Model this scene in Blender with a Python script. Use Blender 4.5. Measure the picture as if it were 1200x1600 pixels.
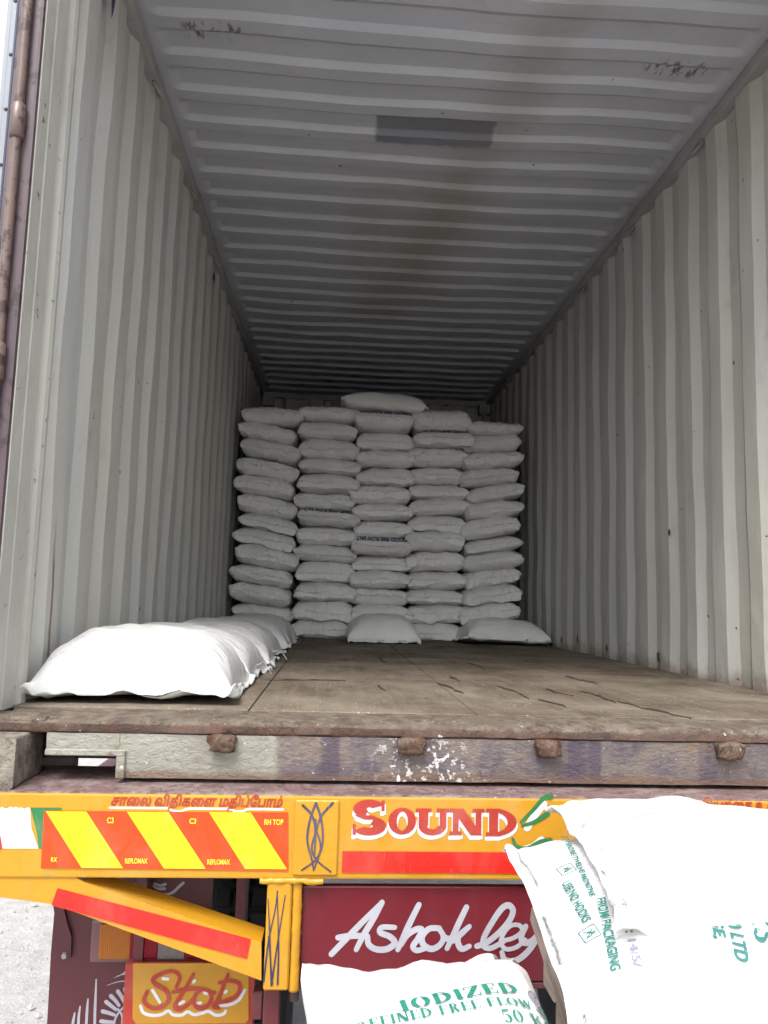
import bpy, bmesh, math, random
from mathutils import Vector, Matrix, noise, Euler
from mathutils.bvhtree import BVHTree

for o in list(bpy.data.objects):
    bpy.data.objects.remove(o, do_unlink=True)
SC = bpy.context.scene
COL = SC.collection
R = math.radians

# ------------------------------------------------------------------ camera
cam = bpy.data.cameras.new('camera')
cam_o = bpy.data.objects.new('camera', cam)
COL.objects.link(cam_o)
YAW, PITCH, ROLL = 0.0619, 0.1147, 0.027
fw = Vector((math.sin(YAW)*math.cos(PITCH), math.cos(YAW)*math.cos(PITCH), math.sin(PITCH)))
rt = Vector((math.cos(YAW), -math.sin(YAW), 0.0))
up = rt.cross(fw)
r2 = rt*math.cos(ROLL) + up*math.sin(ROLL)
u2 = -rt*math.sin(ROLL) + up*math.cos(ROLL)
M = Matrix((r2, u2, -fw)).transposed().to_4x4()
M.translation = Vector((-0.379, -1.929, 0.284))
cam_o.matrix_world = M
cam.sensor_fit = 'AUTO'
cam.sensor_width = 36.0
cam.lens = 36.0*1212/1600
cam.clip_start = 0.02
cam.clip_end = 2000
SC.camera = cam_o

# ------------------------------------------------------------------ sky, sun, exposure (bright overcast)
SUN_EL, SUN_AZ = R(58), R(200)          # azimuth from +Y, clockwise: behind the photographer
world = bpy.data.worlds.new('World')
SC.world = world
world.use_nodes = True
wn = world.node_tree
wn.nodes.clear()
sky = wn.nodes.new('ShaderNodeTexSky')
sky.sky_type = 'NISHITA'
sky.sun_disc = False
sky.sun_elevation = SUN_EL
sky.sun_rotation = SUN_AZ
sky.air_density = 1.0
sky.dust_density = 3.0
sky.ozone_density = 1.0
hs = wn.nodes.new('ShaderNodeHueSaturation')
hs.inputs['Saturation'].default_value = 0.22
bg = wn.nodes.new('ShaderNodeBackground')
bg.inputs['Strength'].default_value = 0.15
wo = wn.nodes.new('ShaderNodeOutputWorld')
wn.links.new(sky.outputs[0], hs.inputs['Color'])
wn.links.new(hs.outputs[0], bg.inputs['Color'])
wn.links.new(bg.outputs[0], wo.inputs['Surface'])

sun = bpy.data.lights.new('sun', 'SUN')
sun.energy = 1.1
sun.angle = R(25)
sun.color = (1.0, 0.965, 0.91)
sun_o = bpy.data.objects.new('sun', sun)
COL.objects.link(sun_o)
sd = Vector((math.sin(SUN_AZ)*math.cos(SUN_EL), math.cos(SUN_AZ)*math.cos(SUN_EL), math.sin(SUN_EL)))
sun_o.rotation_euler = (-sd).to_track_quat('-Z', 'Y').to_euler()
sun_o.location = sd*20

SC.view_settings.view_transform = 'Standard'
SC.view_settings.look = 'None'
SC.view_settings.exposure = 1.5
SC.view_settings.gamma = 1.0
SC.view_settings.use_curve_mapping = False
SC.cycles.max_bounces = 8
SC.cycles.diffuse_bounces = 6
SC.cycles.glossy_bounces = 2
SC.cycles.transmission_bounces = 3
SC.cycles.caustics_reflective = False
SC.cycles.caustics_refractive = False
SC.cycles.use_denoising = True
SC.cycles.use_adaptive_sampling = True
SC.cycles.adaptive_threshold = 0.025
SC.cycles.adaptive_min_samples = 24
SC.cycles.sample_clamp_indirect = 8.0

# ------------------------------------------------------------------ helpers
def mesh(name, bm, mat, parent=None, smooth=False):
    me = bpy.data.meshes.new(name)
    bmesh.ops.recalc_face_normals(bm, faces=bm.faces[:])
    bm.to_mesh(me); bm.free()
    return link(name, me, mat, parent, smooth)

def link(name, me, mat, parent=None, smooth=False):
    if mat is not None and not me.materials:
        me.materials.append(mat)
    if smooth:
        me.polygons.foreach_set('use_smooth', [True]*len(me.polygons))
    o = bpy.data.objects.new(name, me)
    COL.objects.link(o)
    if parent is not None:
        o.parent = parent
        # parts are modelled in world coordinates; keep them there
        o.matrix_parent_inverse = parent_world(parent).inverted()
    return o

def parent_world(o):
    m = o.matrix_basis.copy()
    p = o.parent
    if p is not None:
        m = parent_world(p) @ o.matrix_parent_inverse @ m
    return m

def empty(name, loc, label, cat, group=None):
    o = bpy.data.objects.new(name, None)
    COL.objects.link(o)
    o.location = loc
    o.empty_display_size = 0.1
    tag(o, label, cat, group)
    return o

def tag(o, label, cat, group=None):
    o['label'] = label
    o['category'] = cat
    if group:
        o['group'] = group
    return o

def box(bm, x0, x1, y0, y1, z0, z1, bev=0.0, seg=1):
    r = bmesh.ops.create_cube(bm, size=1.0)
    vs = r['verts']
    for v in vs:
        v.co = Vector((x0+(v.co.x+.5)*(x1-x0), y0+(v.co.y+.5)*(y1-y0), z0+(v.co.z+.5)*(z1-z0)))
    if bev > 0:
        es = list({e for v in vs for e in v.link_edges})
        bmesh.ops.bevel(bm, geom=es, offset=bev, segments=seg, profile=0.6, affect='EDGES')
    return vs

def part_box(name, mat, parent, x0, x1, y0, y1, z0, z1, bev=0.003, seg=1):
    bm = bmesh.new()
    box(bm, x0, x1, y0, y1, z0, z1, bev, seg)
    return mesh(name, bm, mat, parent)

def prism_xz(bm, pts, y0, y1, bev=0.0):
    """polygon in the x,z plane, extruded along y"""
    a = [bm.verts.new((x, y0, z)) for x, z in pts]
    b = [bm.verts.new((x, y1, z)) for x, z in pts]
    fs = [bm.faces.new(a), bm.faces.new(b[::-1])]
    n = len(pts)
    for i in range(n):
        fs.append(bm.faces.new((a[i], b[i], b[(i+1) % n], a[(i+1) % n])))
    if bev > 0:
        es = list({e for f in fs for e in f.edges})
        bmesh.ops.bevel(bm, geom=es, offset=bev, segments=1, affect='EDGES')

def prism_yz(bm, pts, x0, x1):
    a = [bm.verts.new((x0, y, z)) for y, z in pts]
    b = [bm.verts.new((x1, y, z)) for y, z in pts]
    bm.faces.new(a); bm.faces.new(b[::-1])
    n = len(pts)
    for i in range(n):
        bm.faces.new((a[i], b[i], b[(i+1) % n], a[(i+1) % n]))

def tube(bm, pts, rad, n=8, cap=True):
    pts = [Vector(p) for p in pts]
    rings = []
    for i, p in enumerate(pts):
        if i == 0: t = pts[1]-p
        elif i == len(pts)-1: t = p-pts[i-1]
        else: t = pts[i+1]-pts[i-1]
        t.normalize()
        a = t.orthogonal().normalized() if i == 0 else (a - t*a.dot(t)).normalized()
        b = t.cross(a)
        r = rad[i] if isinstance(rad, (list, tuple)) else rad
        rings.append([bm.verts.new(p + (a*math.cos(2*math.pi*k/n)+b*math.sin(2*math.pi*k/n))*r) for k in range(n)])
    for i in range(len(rings)-1):
        for k in range(n):
            bm.faces.new((rings[i][k], rings[i][(k+1) % n], rings[i+1][(k+1) % n], rings[i+1][k]))
    if cap:
        bm.faces.new(rings[0][::-1]); bm.faces.new(rings[-1])

def catmull(pts, n=6):
    if len(pts) < 3:
        return [Vector(p) for p in pts]
    P = [Vector(p) for p in pts]
    P = [P[0]*2-P[1]] + P + [P[-1]*2-P[-2]]
    out = []
    for i in range(1, len(P)-2):
        for k in range(n):
            t = k/n
            a, b, c, d = P[i-1], P[i], P[i+1], P[i+2]
            out.append(0.5*((2*b)+(c-a)*t+(2*a-5*b+4*c-d)*t*t+(3*b-a-3*c+d)*t*t*t))
    out.append(P[-2])
    return out

class Paint:
    """brush strokes on a flat vertical panel facing -Y: every stroke a thin ribbon of paint"""
    def __init__(self, y, off=0.0012):
        self.bm = bmesh.new(); self.y = y; self.off = off; self.k = 0
    def _lift(self, t=0.0):
        return self.y - self.off - 0.00004*(self.k % 20) - 0.0006*t
    def stroke(self, pts, w, taper=(1, 1), smooth=6):
        c = catmull([(p[0], p[1]) for p in pts], smooth) if smooth else [Vector(p) for p in pts]
        c = [Vector((p[0], p[1])) for p in c]
        n = len(c)
        L, Rr = [], []
        for i in range(n):
            t = (c[min(i+1, n-1)]-c[max(i-1, 0)])
            if t.length < 1e-9: t = Vector((1, 0))
            t.normalize()
            nn = Vector((-t.y, t.x))
            f = i/(n-1)
            ww = w*(taper[0]*(1-f)+taper[1]*f) if len(taper) == 2 else w*(taper[0]*(1-2*f)+taper[1]*2*f if f < .5 else taper[1]*(2-2*f)+taper[2]*(2*f-1))
            h = ww/2
            yy = self._lift(f)
            L.append(self.bm.verts.new((c[i].x+nn.x*h, yy, c[i].y+nn.y*h)))
            Rr.append(self.bm.verts.new((c[i].x-nn.x*h, yy, c[i].y-nn.y*h)))
        for i in range(n-1):
            self.bm.faces.new((L[i], L[i+1], Rr[i+1], Rr[i]))
        # round ends
        for e, s in ((0, -1), (n-1, 1)):
            t = (c[1]-c[0]) if e == 0 else (c[-1]-c[-2])
            t.normalize(); nn = Vector((-t.y, t.x)); h = (L[e].co-Rr[e].co).length/2
            yy = L[e].co.y
            arc = [self.bm.verts.new((c[e].x+nn.x*h*math.cos(a)+t.x*s*h*math.sin(a), yy, c[e].y+nn.y*h*math.cos(a)+t.y*s*h*math.sin(a))) for a in (R(45), R(90), R(135))]
            try: self.bm.faces.new([L[e]]+arc+[Rr[e]])
            except ValueError: pass
        self.k += 1
        return self
    def poly(self, pts):
        self.bm.faces.new([self.bm.verts.new((p[0], self._lift(), p[1])) for p in pts])
        self.k += 1
        return self
    def faces(self, polys, ox, oz, sx, sz):
        for pl in polys:
            self.poly([(ox+x*sx, oz+z*sz) for x, z in pl])
    def build(self, name, mat, parent):
        bm = self.bm
        for f in bm.faces:
            f.normal_update()
            if f.normal.y > 0: f.normal_flip()
        me = bpy.data.meshes.new(name); bm.to_mesh(me); bm.free()
        return link(name, me, mat, parent)

# --- a small slab/serif alphabet made of quads, cap height 1 -------------------------------
def _rect(x0, y0, x1, y1): return [(x0, y0), (x1, y0), (x1, y1), (x0, y1)]
def _ring(cx, cy, rx, ry, tx, ty, a0, a1, n=14):
    out = []
    for i in range(n):
        qs = []
        for a in (a0+(a1-a0)*i/n, a0+(a1-a0)*(i+1)/n):
            c, s = math.cos(R(a)), math.sin(R(a))
            qs.append(((cx+rx*c, cy+ry*s), (cx+(rx-tx)*c, cy+(ry-ty)*s)))
        out.append([qs[0][0], qs[1][0], qs[1][1], qs[0][1]])
    return out
def _bar(x0, y0, x1, y1, w): return [(x0-w/2, y0), (x0+w/2, y0), (x1+w/2, y1), (x1-w/2, y1)]
def serif(ch, T=.2, t=.07, s=.09):
    """polygons and advance width; T thick stem, t thin stroke, s serif overhang"""
    def st(x, y0=0, y1=1, w=T, top=True, bot=True):
        p = [_rect(x, y0, x+w, y1)]
        if bot: p.append(_rect(x-s, y0, x+w+s, y0+t))
        if top: p.append(_rect(x-s, y1-t, x+w+s, y1))
        return p
    if ch == 'I': return st(s), T+2*s
    if ch == 'O': return _ring(.45, .5, .45, .5, T, t, 0, 360, 28), .9
    if ch == '0': return _ring(.33, .5, .33, .5, T*.8, t, 0, 360, 24), .66
    if ch == 'D': return st(s)+_ring(s+T*.6, .5, .66, .5, T, t, -90, 90, 16), s+T*.6+.68
    if ch == 'U': return [_rect(s, .35, s+T, 1), _rect(0, 1-t, 2*s+T, 1), _rect(.68, .35, .68+T*.7, 1), _rect(.68-s, 1-t, .68+T*.7+s, 1)]+_ring((s+.68+T*.7)/2, .35, (.68+T*.7-s)/2, .35, T*.9, t*1.6, 180, 360, 14), .68+T*.7+s
    if ch == 'N': return [_rect(s, 0, s+T*.6, 1), _rect(0, 0, 2*s+T*.6, t), _rect(0, 1-t, s, 1), _rect(.72, 0, .72+T*.6, 1), _rect(.72-s, 1-t, .72+T*.6+s, 1), _bar(s+T*.5, 1, .72+T*.1, 0, T*1.2)], .72+T*.6+s
    if ch == 'Z': return [_rect(0, 0, .72, t*1.2), _rect(.0, 1-t*1.2, .72, 1), _rect(0, .74, t, 1), _rect(.72-t, 0, .72, .27), _bar(.12, t*1.2, .6, 1-t*1.2, T*1.1)], .74
    if ch in 'EFL':
        p = st(s, top=True, bot=True)
        if ch != 'L': p += [_rect(s+T, 1-t, .66, 1), _rect(.66-t, .74, .66, 1), _rect(s+T, .5-t/2, .5, .5+t/2), _rect(.5-t*.7, .4, .5, .6)]
        if ch != 'F': p += [_rect(s+T, 0, .68, t), _rect(.68-t, 0, .68, .27)]
        return p, .7
    if ch == 'R': return st(s)+_ring(s+T*.8, .75, .42, .25, T*.9, t, -90, 90, 12)+[_bar(.42, .5, .7, 0, T*.9), _rect(.62, 0, .86, t)], .84
    if ch == 'K': return st(s)+[_bar(s+T, .42, .7, 1, t*1.4), _bar(.42, .58, .72, 0, T*.95), _rect(.58, 1-t, .86, 1), _rect(.6, 0, .88, t)], .88
    if ch == 'W': return [_bar(.1, 1, .32, 0, T*.9), _bar(.32, 0, .52, 1, t*1.3), _bar(.5, 1, .74, 0, T*.9), _bar(.74, 0, .94, 1, t*1.3), _rect(-.04, 1-t, .26, 1), _rect(.8, 1-t, 1.06, 1)], 1.06
    if ch == 'A': return [_bar(.1, 0, .4, 1, t*1.3), _bar(.4, 1, .7, 0, T), _rect(.2, .28, .62, .28+t), _rect(-.04, 0, .22, t), _rect(.54, 0, .88, t)], .86
    if ch == 'T': return st(.36-T/2, top=False)+[_rect(0, 1-t, .72, 1), _rect(0, .74, t, 1), _rect(.72-t, .74, .72, 1)], .74
    if ch == 'G': return _ring(.45, .5, .45, .5, T, t, 45, 330, 22)+[_rect(.66, .06, .66+T, .45), _rect(.52, .45-t, .95, .45), _rect(.74, .62, .8, .95)], .92
    if ch == 'S': return _ring(.33, .735, .31, .265, T*.95, t*1.25, 25, 250, 16)+_ring(.33, .265, .33, .265, T*.95, t*1.25, -155, 70, 16)+[_bar(.21, .56, .42, .44, .34), _rect(.56, .68, .62, .98), _rect(.02, .02, .08, .32)], .68
    if ch == '5': return _ring(.3, .32, .32, .32, T*.9, t, -150, 110, 16)+[_rect(.08, .55, .08+t, 1), _rect(.08, 1-t*1.7, .58, 1)], .64
    return [], .35

def serif_line(text, T=.2, t=.07, s=.09, gap=.1):
    x = 0; out = []
    for ch in text:
        ps, w = serif(ch, T, t, s)
        out += [[(px+x, py) for px, py in p] for p in ps]
        x += w+gap
    return out, x-gap

def font_polys(text, shear=0.0, bold=0.0, outline=0.0):
    """polygons of a plain sans-serif line with cap height about 1, and its width"""
    cu = bpy.data.curves.new('text', 'FONT')
    cu.body = text; cu.size = 1.43; cu.shear = shear; cu.offset = bold
    if outline:
        cu.fill_mode = 'NONE'; cu.bevel_depth = outline; cu.bevel_resolution = 0; cu.resolution_u = 3
    ob = bpy.data.objects.new('text', cu)
    COL.objects.link(ob)
    bpy.context.view_layer.update()
    me = bpy.data.meshes.new_from_object(ob.evaluated_get(bpy.context.evaluated_depsgraph_get()))
    bpy.data.objects.remove(ob, do_unlink=True); bpy.data.curves.remove(cu)
    polys = [[(me.vertices[i].co.x, me.vertices[i].co.y) for i in p.vertices] for p in me.polygons if outline == 0 or p.normal.z > 0.2]
    xs = [x for p in polys for x, _ in p]
    bpy.data.meshes.remove(me)
    x0 = min(xs); w = max(xs)-x0
    return [[(x-x0, y) for x, y in p] for p in polys], w

# ------------------------------------------------------------------ materials
class NT:
    def __init__(self, name, rough=0.6, metal=0.0, spec=0.5):
        m = bpy.data.materials.new(name); m.use_nodes = True
        self.m = m; self.t = m.node_tree; self.n = self.t.nodes; self.l = self.t.links
        self.b = self.n['Principled BSDF']
        self.b.inputs['Roughness'].default_value = rough
        self.b.inputs['Metallic'].default_value = metal
        self.b.inputs['Specular IOR Level'].default_value = spec
        self.tc = self.n.new('ShaderNodeTexCoord')
    def coord(self, scale=(1, 1, 1), kind='Object', loc=(0, 0, 0), rot=(0, 0, 0)):
        mp = self.n.new('ShaderNodeMapping')
        mp.inputs['Scale'].default_value = scale; mp.inputs['Location'].default_value = loc; mp.inputs['Rotation'].default_value = rot
        self.l.new(self.tc.outputs[kind], mp.inputs['Vector'])
        return mp.outputs[0]
    def noise(self, vec, scale, detail=6, rough=.6, dist=0.0):
        detail = min(detail, 5)
        n = self.n.new('ShaderNodeTexNoise')
        n.inputs['Scale'].default_value = scale; n.inputs['Detail'].default_value = detail
        n.inputs['Roughness'].default_value = rough; n.inputs['Distortion'].default_value = dist
        self.l.new(vec, n.inputs['Vector'])
        return n.outputs[0]
    def ramp(self, fac, a, b, ca=(0, 0, 0, 1), cb=(1, 1, 1, 1)):
        r = self.n.new('ShaderNodeValToRGB')
        r.color_ramp.elements[0].position = a; r.color_ramp.elements[0].color = ca
        r.color_ramp.elements[1].position = b; r.color_ramp.elements[1].color = cb
        self.l.new(fac, r.inputs[0])
        return r.outputs[0]
    def mix(self, fac, a, b):
        m = self.n.new('ShaderNodeMix'); m.data_type = 'RGBA'
        if isinstance(fac, (int, float)): m.inputs[0].default_value = fac
        else: self.l.new(fac, m.inputs[0])
        for i, c in ((6, a), (7, b)):
            if isinstance(c, (tuple, list)): m.inputs[i].default_value = (c[0], c[1], c[2], 1)
            else: self.l.new(c, m.inputs[i])
        return m.outputs[2]
    def math(self, op, a, b=None, c=None):
        m = self.n.new('ShaderNodeMath'); m.operation = op
        for i, v in enumerate((a, b, c)):
            if v is None: continue
            if isinstance(v, (int, float)): m.inputs[i].default_value = v
            else: self.l.new(v, m.inputs[i])
        return m.outputs[0]
    def xyz(self, kind='Object'):
        s = self.n.new('ShaderNodeSeparateXYZ'); self.l.new(self.tc.outputs[kind], s.inputs[0])
        return s.outputs
    def band(self, v, lo, hi, soft, wob=None):
        """1 between lo and hi, soft edges; wob: a signal that shifts the edge"""
        if wob is not None: v = self.math('ADD', v, wob)
        def sm(a, b):
            m = self.n.new('ShaderNodeMapRange'); m.interpolation_type = 'SMOOTHSTEP'
            m.inputs[1].default_value = a; m.inputs[2].default_value = b
            self.l.new(v, m.inputs[0]); return m.outputs[0]
        return self.math('MULTIPLY', sm(lo-soft, lo+soft), self.math('SUBTRACT', 1.0, sm(hi-soft, hi+soft)))
    def color(self, c):
        if isinstance(c, (tuple, list)): self.b.inputs['Base Color'].default_value = (c[0], c[1], c[2], 1)
        else: self.l.new(c, self.b.inputs['Base Color'])
    def rough(self, v): self.l.new(v, self.b.inputs['Roughness'])
    def bump(self, h, strength=.3, dist=.01):
        b = self.n.new('ShaderNodeBump'); b.inputs['Strength'].default_value = strength; b.inputs['Distance'].default_value = dist
        self.l.new(h, b.inputs['Height'])
        prev = self.b.inputs['Normal'].links
        if prev: self.l.new(prev[0].from_socket, b.inputs['Normal'])
        self.l.new(b.outputs[0], self.b.inputs['Normal'])

RUST = (0.115, 0.05, 0.028)

def worn_paint(name, base, alt, rough=.5, wear=RUST, wear_at=.68, scale=6, grime=(.25, .22, .18), grime_amt=.35, bump=.15):
    t = NT(name, rough)
    v = t.coord()
    big = t.noise(v, scale*.25, 5, .6)
    c = t.mix(t.ramp(big, .35, .65), base, alt)
    g = t.noise(t.coord((1, 1, .25)), scale*1.2, 8, .7, .4)
    gm = t.ramp(g, .48, .78)
    c = t.mix(t.math('MULTIPLY', gm, grime_amt), c, grime)
    w = t.ramp(t.noise(v, scale*2.2, 9, .68), wear_at, wear_at+.05)
    c = t.mix(w, c, wear)
    t.color(c)
    t.bump(t.noise(v, scale*9, 6, .7), bump, .004)
    t.rough(t.math('ADD', rough, t.math('MULTIPLY', gm, .25)))
    return t.m

def m_wall(name):
    t = NT(name, .55, spec=.35)
    v = t.coord()
    c = t.mix(t.ramp(t.noise(t.coord((1, 1, .35)), 1.3, 4, .5), .35, .68), (.46, .455, .42), (.41, .41, .385))
    # yellowed panels, each sheet of the wall a little different
    yel = t.ramp(t.noise(t.coord((1, 3.2, .12)), 1.1, 2, .4), .5, .62)
    c = t.mix(t.math('MULTIPLY', yel, .3), c, (.44, .415, .335))
    # vertical run marks and scuffs
    run = t.ramp(t.noise(t.coord((14, 14, .5)), 3.0, 5, .6), .55, .75)
    c = t.mix(t.math('MULTIPLY', run, .22), c, (.33, .32, .28))
    scuff = t.ramp(t.noise(t.coord((3, 3, 1.2)), 4.5, 10, .75, .6), .58, .70)
    c = t.mix(t.math('MULTIPLY', scuff, .4), c, (.27, .26, .25))
    # rust blooms and chips
    bloom = t.ramp(t.noise(t.coord((1, 1, .3)), 6.5, 8, .68), .71, .77)
    c = t.mix(t.math('MULTIPLY', bloom, .75), c, (.23, .12, .06))
    chip = t.ramp(t.noise(v, 21, 3, .5), .738, .752)
    c = t.mix(chip, c, (.06, .035, .03))
    X, Y, z = t.xyz()
    # long rust run on the left wall next to the door
    rs = t.math('MULTIPLY', t.band(t.math('ADD', Y, t.math('MULTIPLY', t.noise(v, 9, 4, .6), .03)), .338, .352, .006), t.band(z, .0, .50, .12, t.math('MULTIPLY', t.noise(v, 7, 3, .6), .15)))
    rs = t.math('MULTIPLY', rs, t.math('LESS_THAN', X, 0.0))
    c = t.mix(t.math('MULTIPLY', rs, .85), c, (.12, .055, .025))
    # chalky bluish rubs
    ch2 = t.ramp(t.noise(t.coord((2, 2, .8), loc=(5, 1, 2)), 1.6, 4, .6), .54, .70)
    c = t.mix(t.math('MULTIPLY', ch2, .45), c, (.45, .46, .475))
    wob = t.math('MULTIPLY', t.noise(v, 5, 6, .7), -.30)
    low = t.band(z, -1, -.115, .05, wob)
    c = t.mix(t.math('MULTIPLY', low, .75), c, (.20, .15, .115))
    t.color(c)
    t.bump(t.noise(t.coord((1, 1, .6)), 5.0, 4, .55), .45, .02)
    t.bump(t.noise(v, 60, 5, .6), .2, .003)
    return t.m

def m_roof():
    t = NT('roof_paint', .55, spec=.3)
    v = t.coord()
    x, y, z = t.xyz()
    c = t.mix(t.ramp(t.noise(v, 1.4, 5, .6), .35, .65), (.45, .455, .49), (.395, .40, .435))
    n = t.noise(v, 2.6, 7, .65, .3)
    wob = t.math('MULTIPLY', t.math('SUBTRACT', n, .5), .55)
    # brown water stain running from the right front towards the middle
    line = t.math('ADD', x, t.math('MULTIPLY', y, .17))
    st = t.math('MULTIPLY', t.band(line, .36, .62, .12, wob), t.band(y, .3, 3.6, .5, wob))
    c = t.mix(t.math('MULTIPLY', st, .42), c, (.26, .225, .17))
    st2 = t.math('MULTIPLY', t.band(x, -.35, .35, .25, wob), t.band(y, 1.7, 3.6, .5, wob))
    c = t.mix(t.math('MULTIPLY', st2, .35), c, (.26, .235, .185))
    # dark over-painted patch
    wb = t.math('MULTIPLY', t.math('SUBTRACT', t.noise(v, 16, 4, .6), .5), .05)
    pa = t.math('MULTIPLY', t.band(x, -.26, .27, .012, wb), t.band(y, 1.215, 1.41, .012, wb))
    c = t.mix(t.math('MULTIPLY', pa, .78), c, (.125, .125, .15))
    # two rusty scraped spots near the door
    for (cx, cy, hw) in ((-.90, .80, .11), (.90, .82, .12)):
        rr = t.math('MULTIPLY', t.band(x, cx-hw, cx+hw, .03), t.band(y, cy-.05, cy+.06, .02))
        sp = t.ramp(t.noise(t.coord((1, .35, 1)), 42, 4, .6), .52, .6)
        c = t.mix(t.math('MULTIPLY', t.math('MULTIPLY', rr, sp), .85), c, (.10, .055, .055))
    sc = t.ramp(t.noise(t.coord((1, 2.5, 1)), 5, 9, .72, .5), .57, .72)
    c = t.mix(t.math('MULTIPLY', sc, .3), c, (.22, .215, .22))
    ch = t.ramp(t.noise(v, 26, 2, .5), .77, .785)
    c = t.mix(ch, c, (.05, .035, .035))
    t.color(c)
    t.bump(t.noise(v, 2.2, 3, .5), .3, .03)
    t.bump(t.noise(v, 55, 5, .6), .1, .003)
    return t.m

def m_floor():
    t = NT('floor_plywood', .8, spec=.2)
    v = t.coord()
    g = t.noise(t.coord((6, .6, 6)), 5, 8, .7, .3)
    c = t.mix(t.ramp(g, .3, .7), (.068, .051, .037), (.138, .108, .078))
    dust = t.ramp(t.noise(v, 2.4, 8, .65, .2), .40, .72)
    c = t.mix(t.math('MULTIPLY', dust, .75), c, (.265, .228, .18))
    dk = t.ramp(t.noise(t.coord((2.2, .8, 1), loc=(3, 7, 0)), 2.3, 7, .7), .55, .75)
    c = t.mix(t.math('MULTIPLY', dk, .6), c, (.05, .037, .028))
    scr = t.ramp(t.noise(t.coord((22, 1.5, 1)), 3.5, 6, .7, .6), .66, .72)
    c = t.mix(t.math('MULTIPLY', scr, .45), c, (.06, .042, .03))
    salt = t.ramp(t.noise(t.coord((1.6, .7, 1)), 75, 3, .6), .645, .68)
    sm = t.ramp(t.noise(v, 3.1, 4, .6), .36, .56)
    c = t.mix(t.math('MULTIPLY', t.math('MULTIPLY', salt, sm), .8), c, (.50, .46, .40))
    t.color(c)
    t.bump(g, .5, .004)
    t.bump(t.noise(v, 70, 6, .7), .7, .006)
    t.bump(t.noise(t.coord((5, .7, 1)), 14, 5, .7, .4), .5, .006)
    return t.m

def m_sill():
    t = NT('sill_paint', .65, spec=.3)
    v = t.coord()
    x, y, z = t.xyz()
    n1 = t.noise(v, 5, 8, .68, .3)
    wob = t.math('MULTIPLY', t.math('SUBTRACT', n1, .5), .35)
    c = t.mix(t.ramp(t.noise(v, 7, 6, .65), .35, .7), (.33, .325, .275), (.245, .235, .195))
    purple = t.mix(t.ramp(t.noise(v, 11, 8, .7), .36, .56), (.105, .085, .105), (.185, .153, .134))
    pm = t.band(x, -.50, 9, .012, t.math('MULTIPLY', wob, .12))
    c = t.mix(pm, c, purple)
    # bare violet bands where the top coat has gone
    bd = t.ramp(t.noise(t.coord((1, .05, .08)), 6.5, 3, .55), .56, .60)
    c = t.mix(t.math('MULTIPLY', t.math('MULTIPLY', bd, pm), .75), c, (.075, .057, .082))
    # rust along the bottom edge and in patches
    low = t.band(z, -1, -.128, .008, t.math('MULTIPLY', wob, -.10))
    c = t.mix(t.math('MULTIPLY', low, .7), c, (.17, .10, .065))
    ru = t.ramp(t.noise(v, 11, 9, .7), .60, .68)
    c = t.mix(t.math('MULTIPLY', ru, .6), c, (.18, .105, .06))
    # dried salt splashed over the middle
    ss = t.ramp(t.noise(v, 75, 4, .6), .575, .61)
    sr = t.math('MULTIPLY', t.band(x, -.24, -.03, .06, wob), t.band(z, -.2, -.04, .03, t.math('MULTIPLY', wob, .3)))
    c = t.mix(t.math('MULTIPLY', ss, sr), c, (.66, .65, .62))
    sp = t.ramp(t.noise(v, 60, 2, .5), .72, .745)
    c = t.mix(t.math('MULTIPLY', sp, .7), c, (.62, .6, .56))
    t.color(c)
    t.bump(t.noise(t.coord((1, 1, 1.8)), 48, 8, .75, .5), 1.0, .009)
    t.bump(n1, .4, .01)
    return t.m

def m_rusty(name, a=(.235, .175, .135), b=(.15, .085, .06), dust=(.36, .31, .26), lip=None):
    t = NT(name, .8, spec=.2)
    v = t.coord()
    c = t.mix(t.ramp(t.noise(v, 7, 8, .7), .40, .60), a, b)
    c = t.mix(t.math('MULTIPLY', t.ramp(t.noise(v, 16, 8, .75, .3), .46, .60), .85), c, dust)
    c = t.mix(t.math('MULTIPLY', t.ramp(t.noise(v, 38, 5, .7, .2), .53, .62), .6), c, tuple(k*.42 for k in b))
    if lip is not None:     # paint worn to rust along the rolled edge
        wl = t.math('MULTIPLY', t.math('SUBTRACT', t.noise(v, 8, 4, .65), .5), .022)
        lm = t.band(t.xyz()[2], -1, lip, .005, wl)
        c = t.mix(t.math('MULTIPLY', lm, .8), c, t.mix(t.ramp(t.noise(v, 22, 5, .7), .4, .6), (.115, .062, .045), (.075, .05, .044)))
    sp = t.ramp(t.noise(v, 70, 2, .5), .73, .75)
    c = t.mix(t.math('MULTIPLY', sp, .6), c, (.6, .57, .52))
    t.color(c)
    t.bump(t.noise(v, 34, 8, .75, .3), 1.0, .012)
    return t.m

def m_bag(name, base=(.62, .62, .61), tint=(.55, .545, .53), dirt=.0):
    t = NT(name, .36, spec=.5)
    v = t.coord()
    c = t.mix(t.ramp(t.noise(v, 4, 4, .55), .35, .7), base, tint)
    if dirt:
        d = t.ramp(t.noise(t.coord((1.2, 3, 1)), 5.5, 9, .72, .5), .585, .66)
        c = t.mix(t.math('MULTIPLY', d, dirt), c, (.22, .185, .18))
    t.color(c)
    # plastic weave: flat tapes over and under
    wv = t.n.new('ShaderNodeTexBrick')
    wv.inputs['Scale'].default_value = 1.0
    for k, val in (('Brick Width', .005), ('Row Height', .0025), ('Mortar Size', .0005)):
        wv.inputs[k].default_value = val
    t.l.new(v, wv.inputs['Vector'])
    t.bump(wv.outputs['Fac'], .06, .001)
    t.bump(t.noise(t.coord((1, 1.6, 1)), 24, 5, .6, .8), .55, .008)
    t.bump(t.noise(t.coord((.8, 2.6, 1)), 9, 3, .5, .6), .55, .018)
    return t.m

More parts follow.
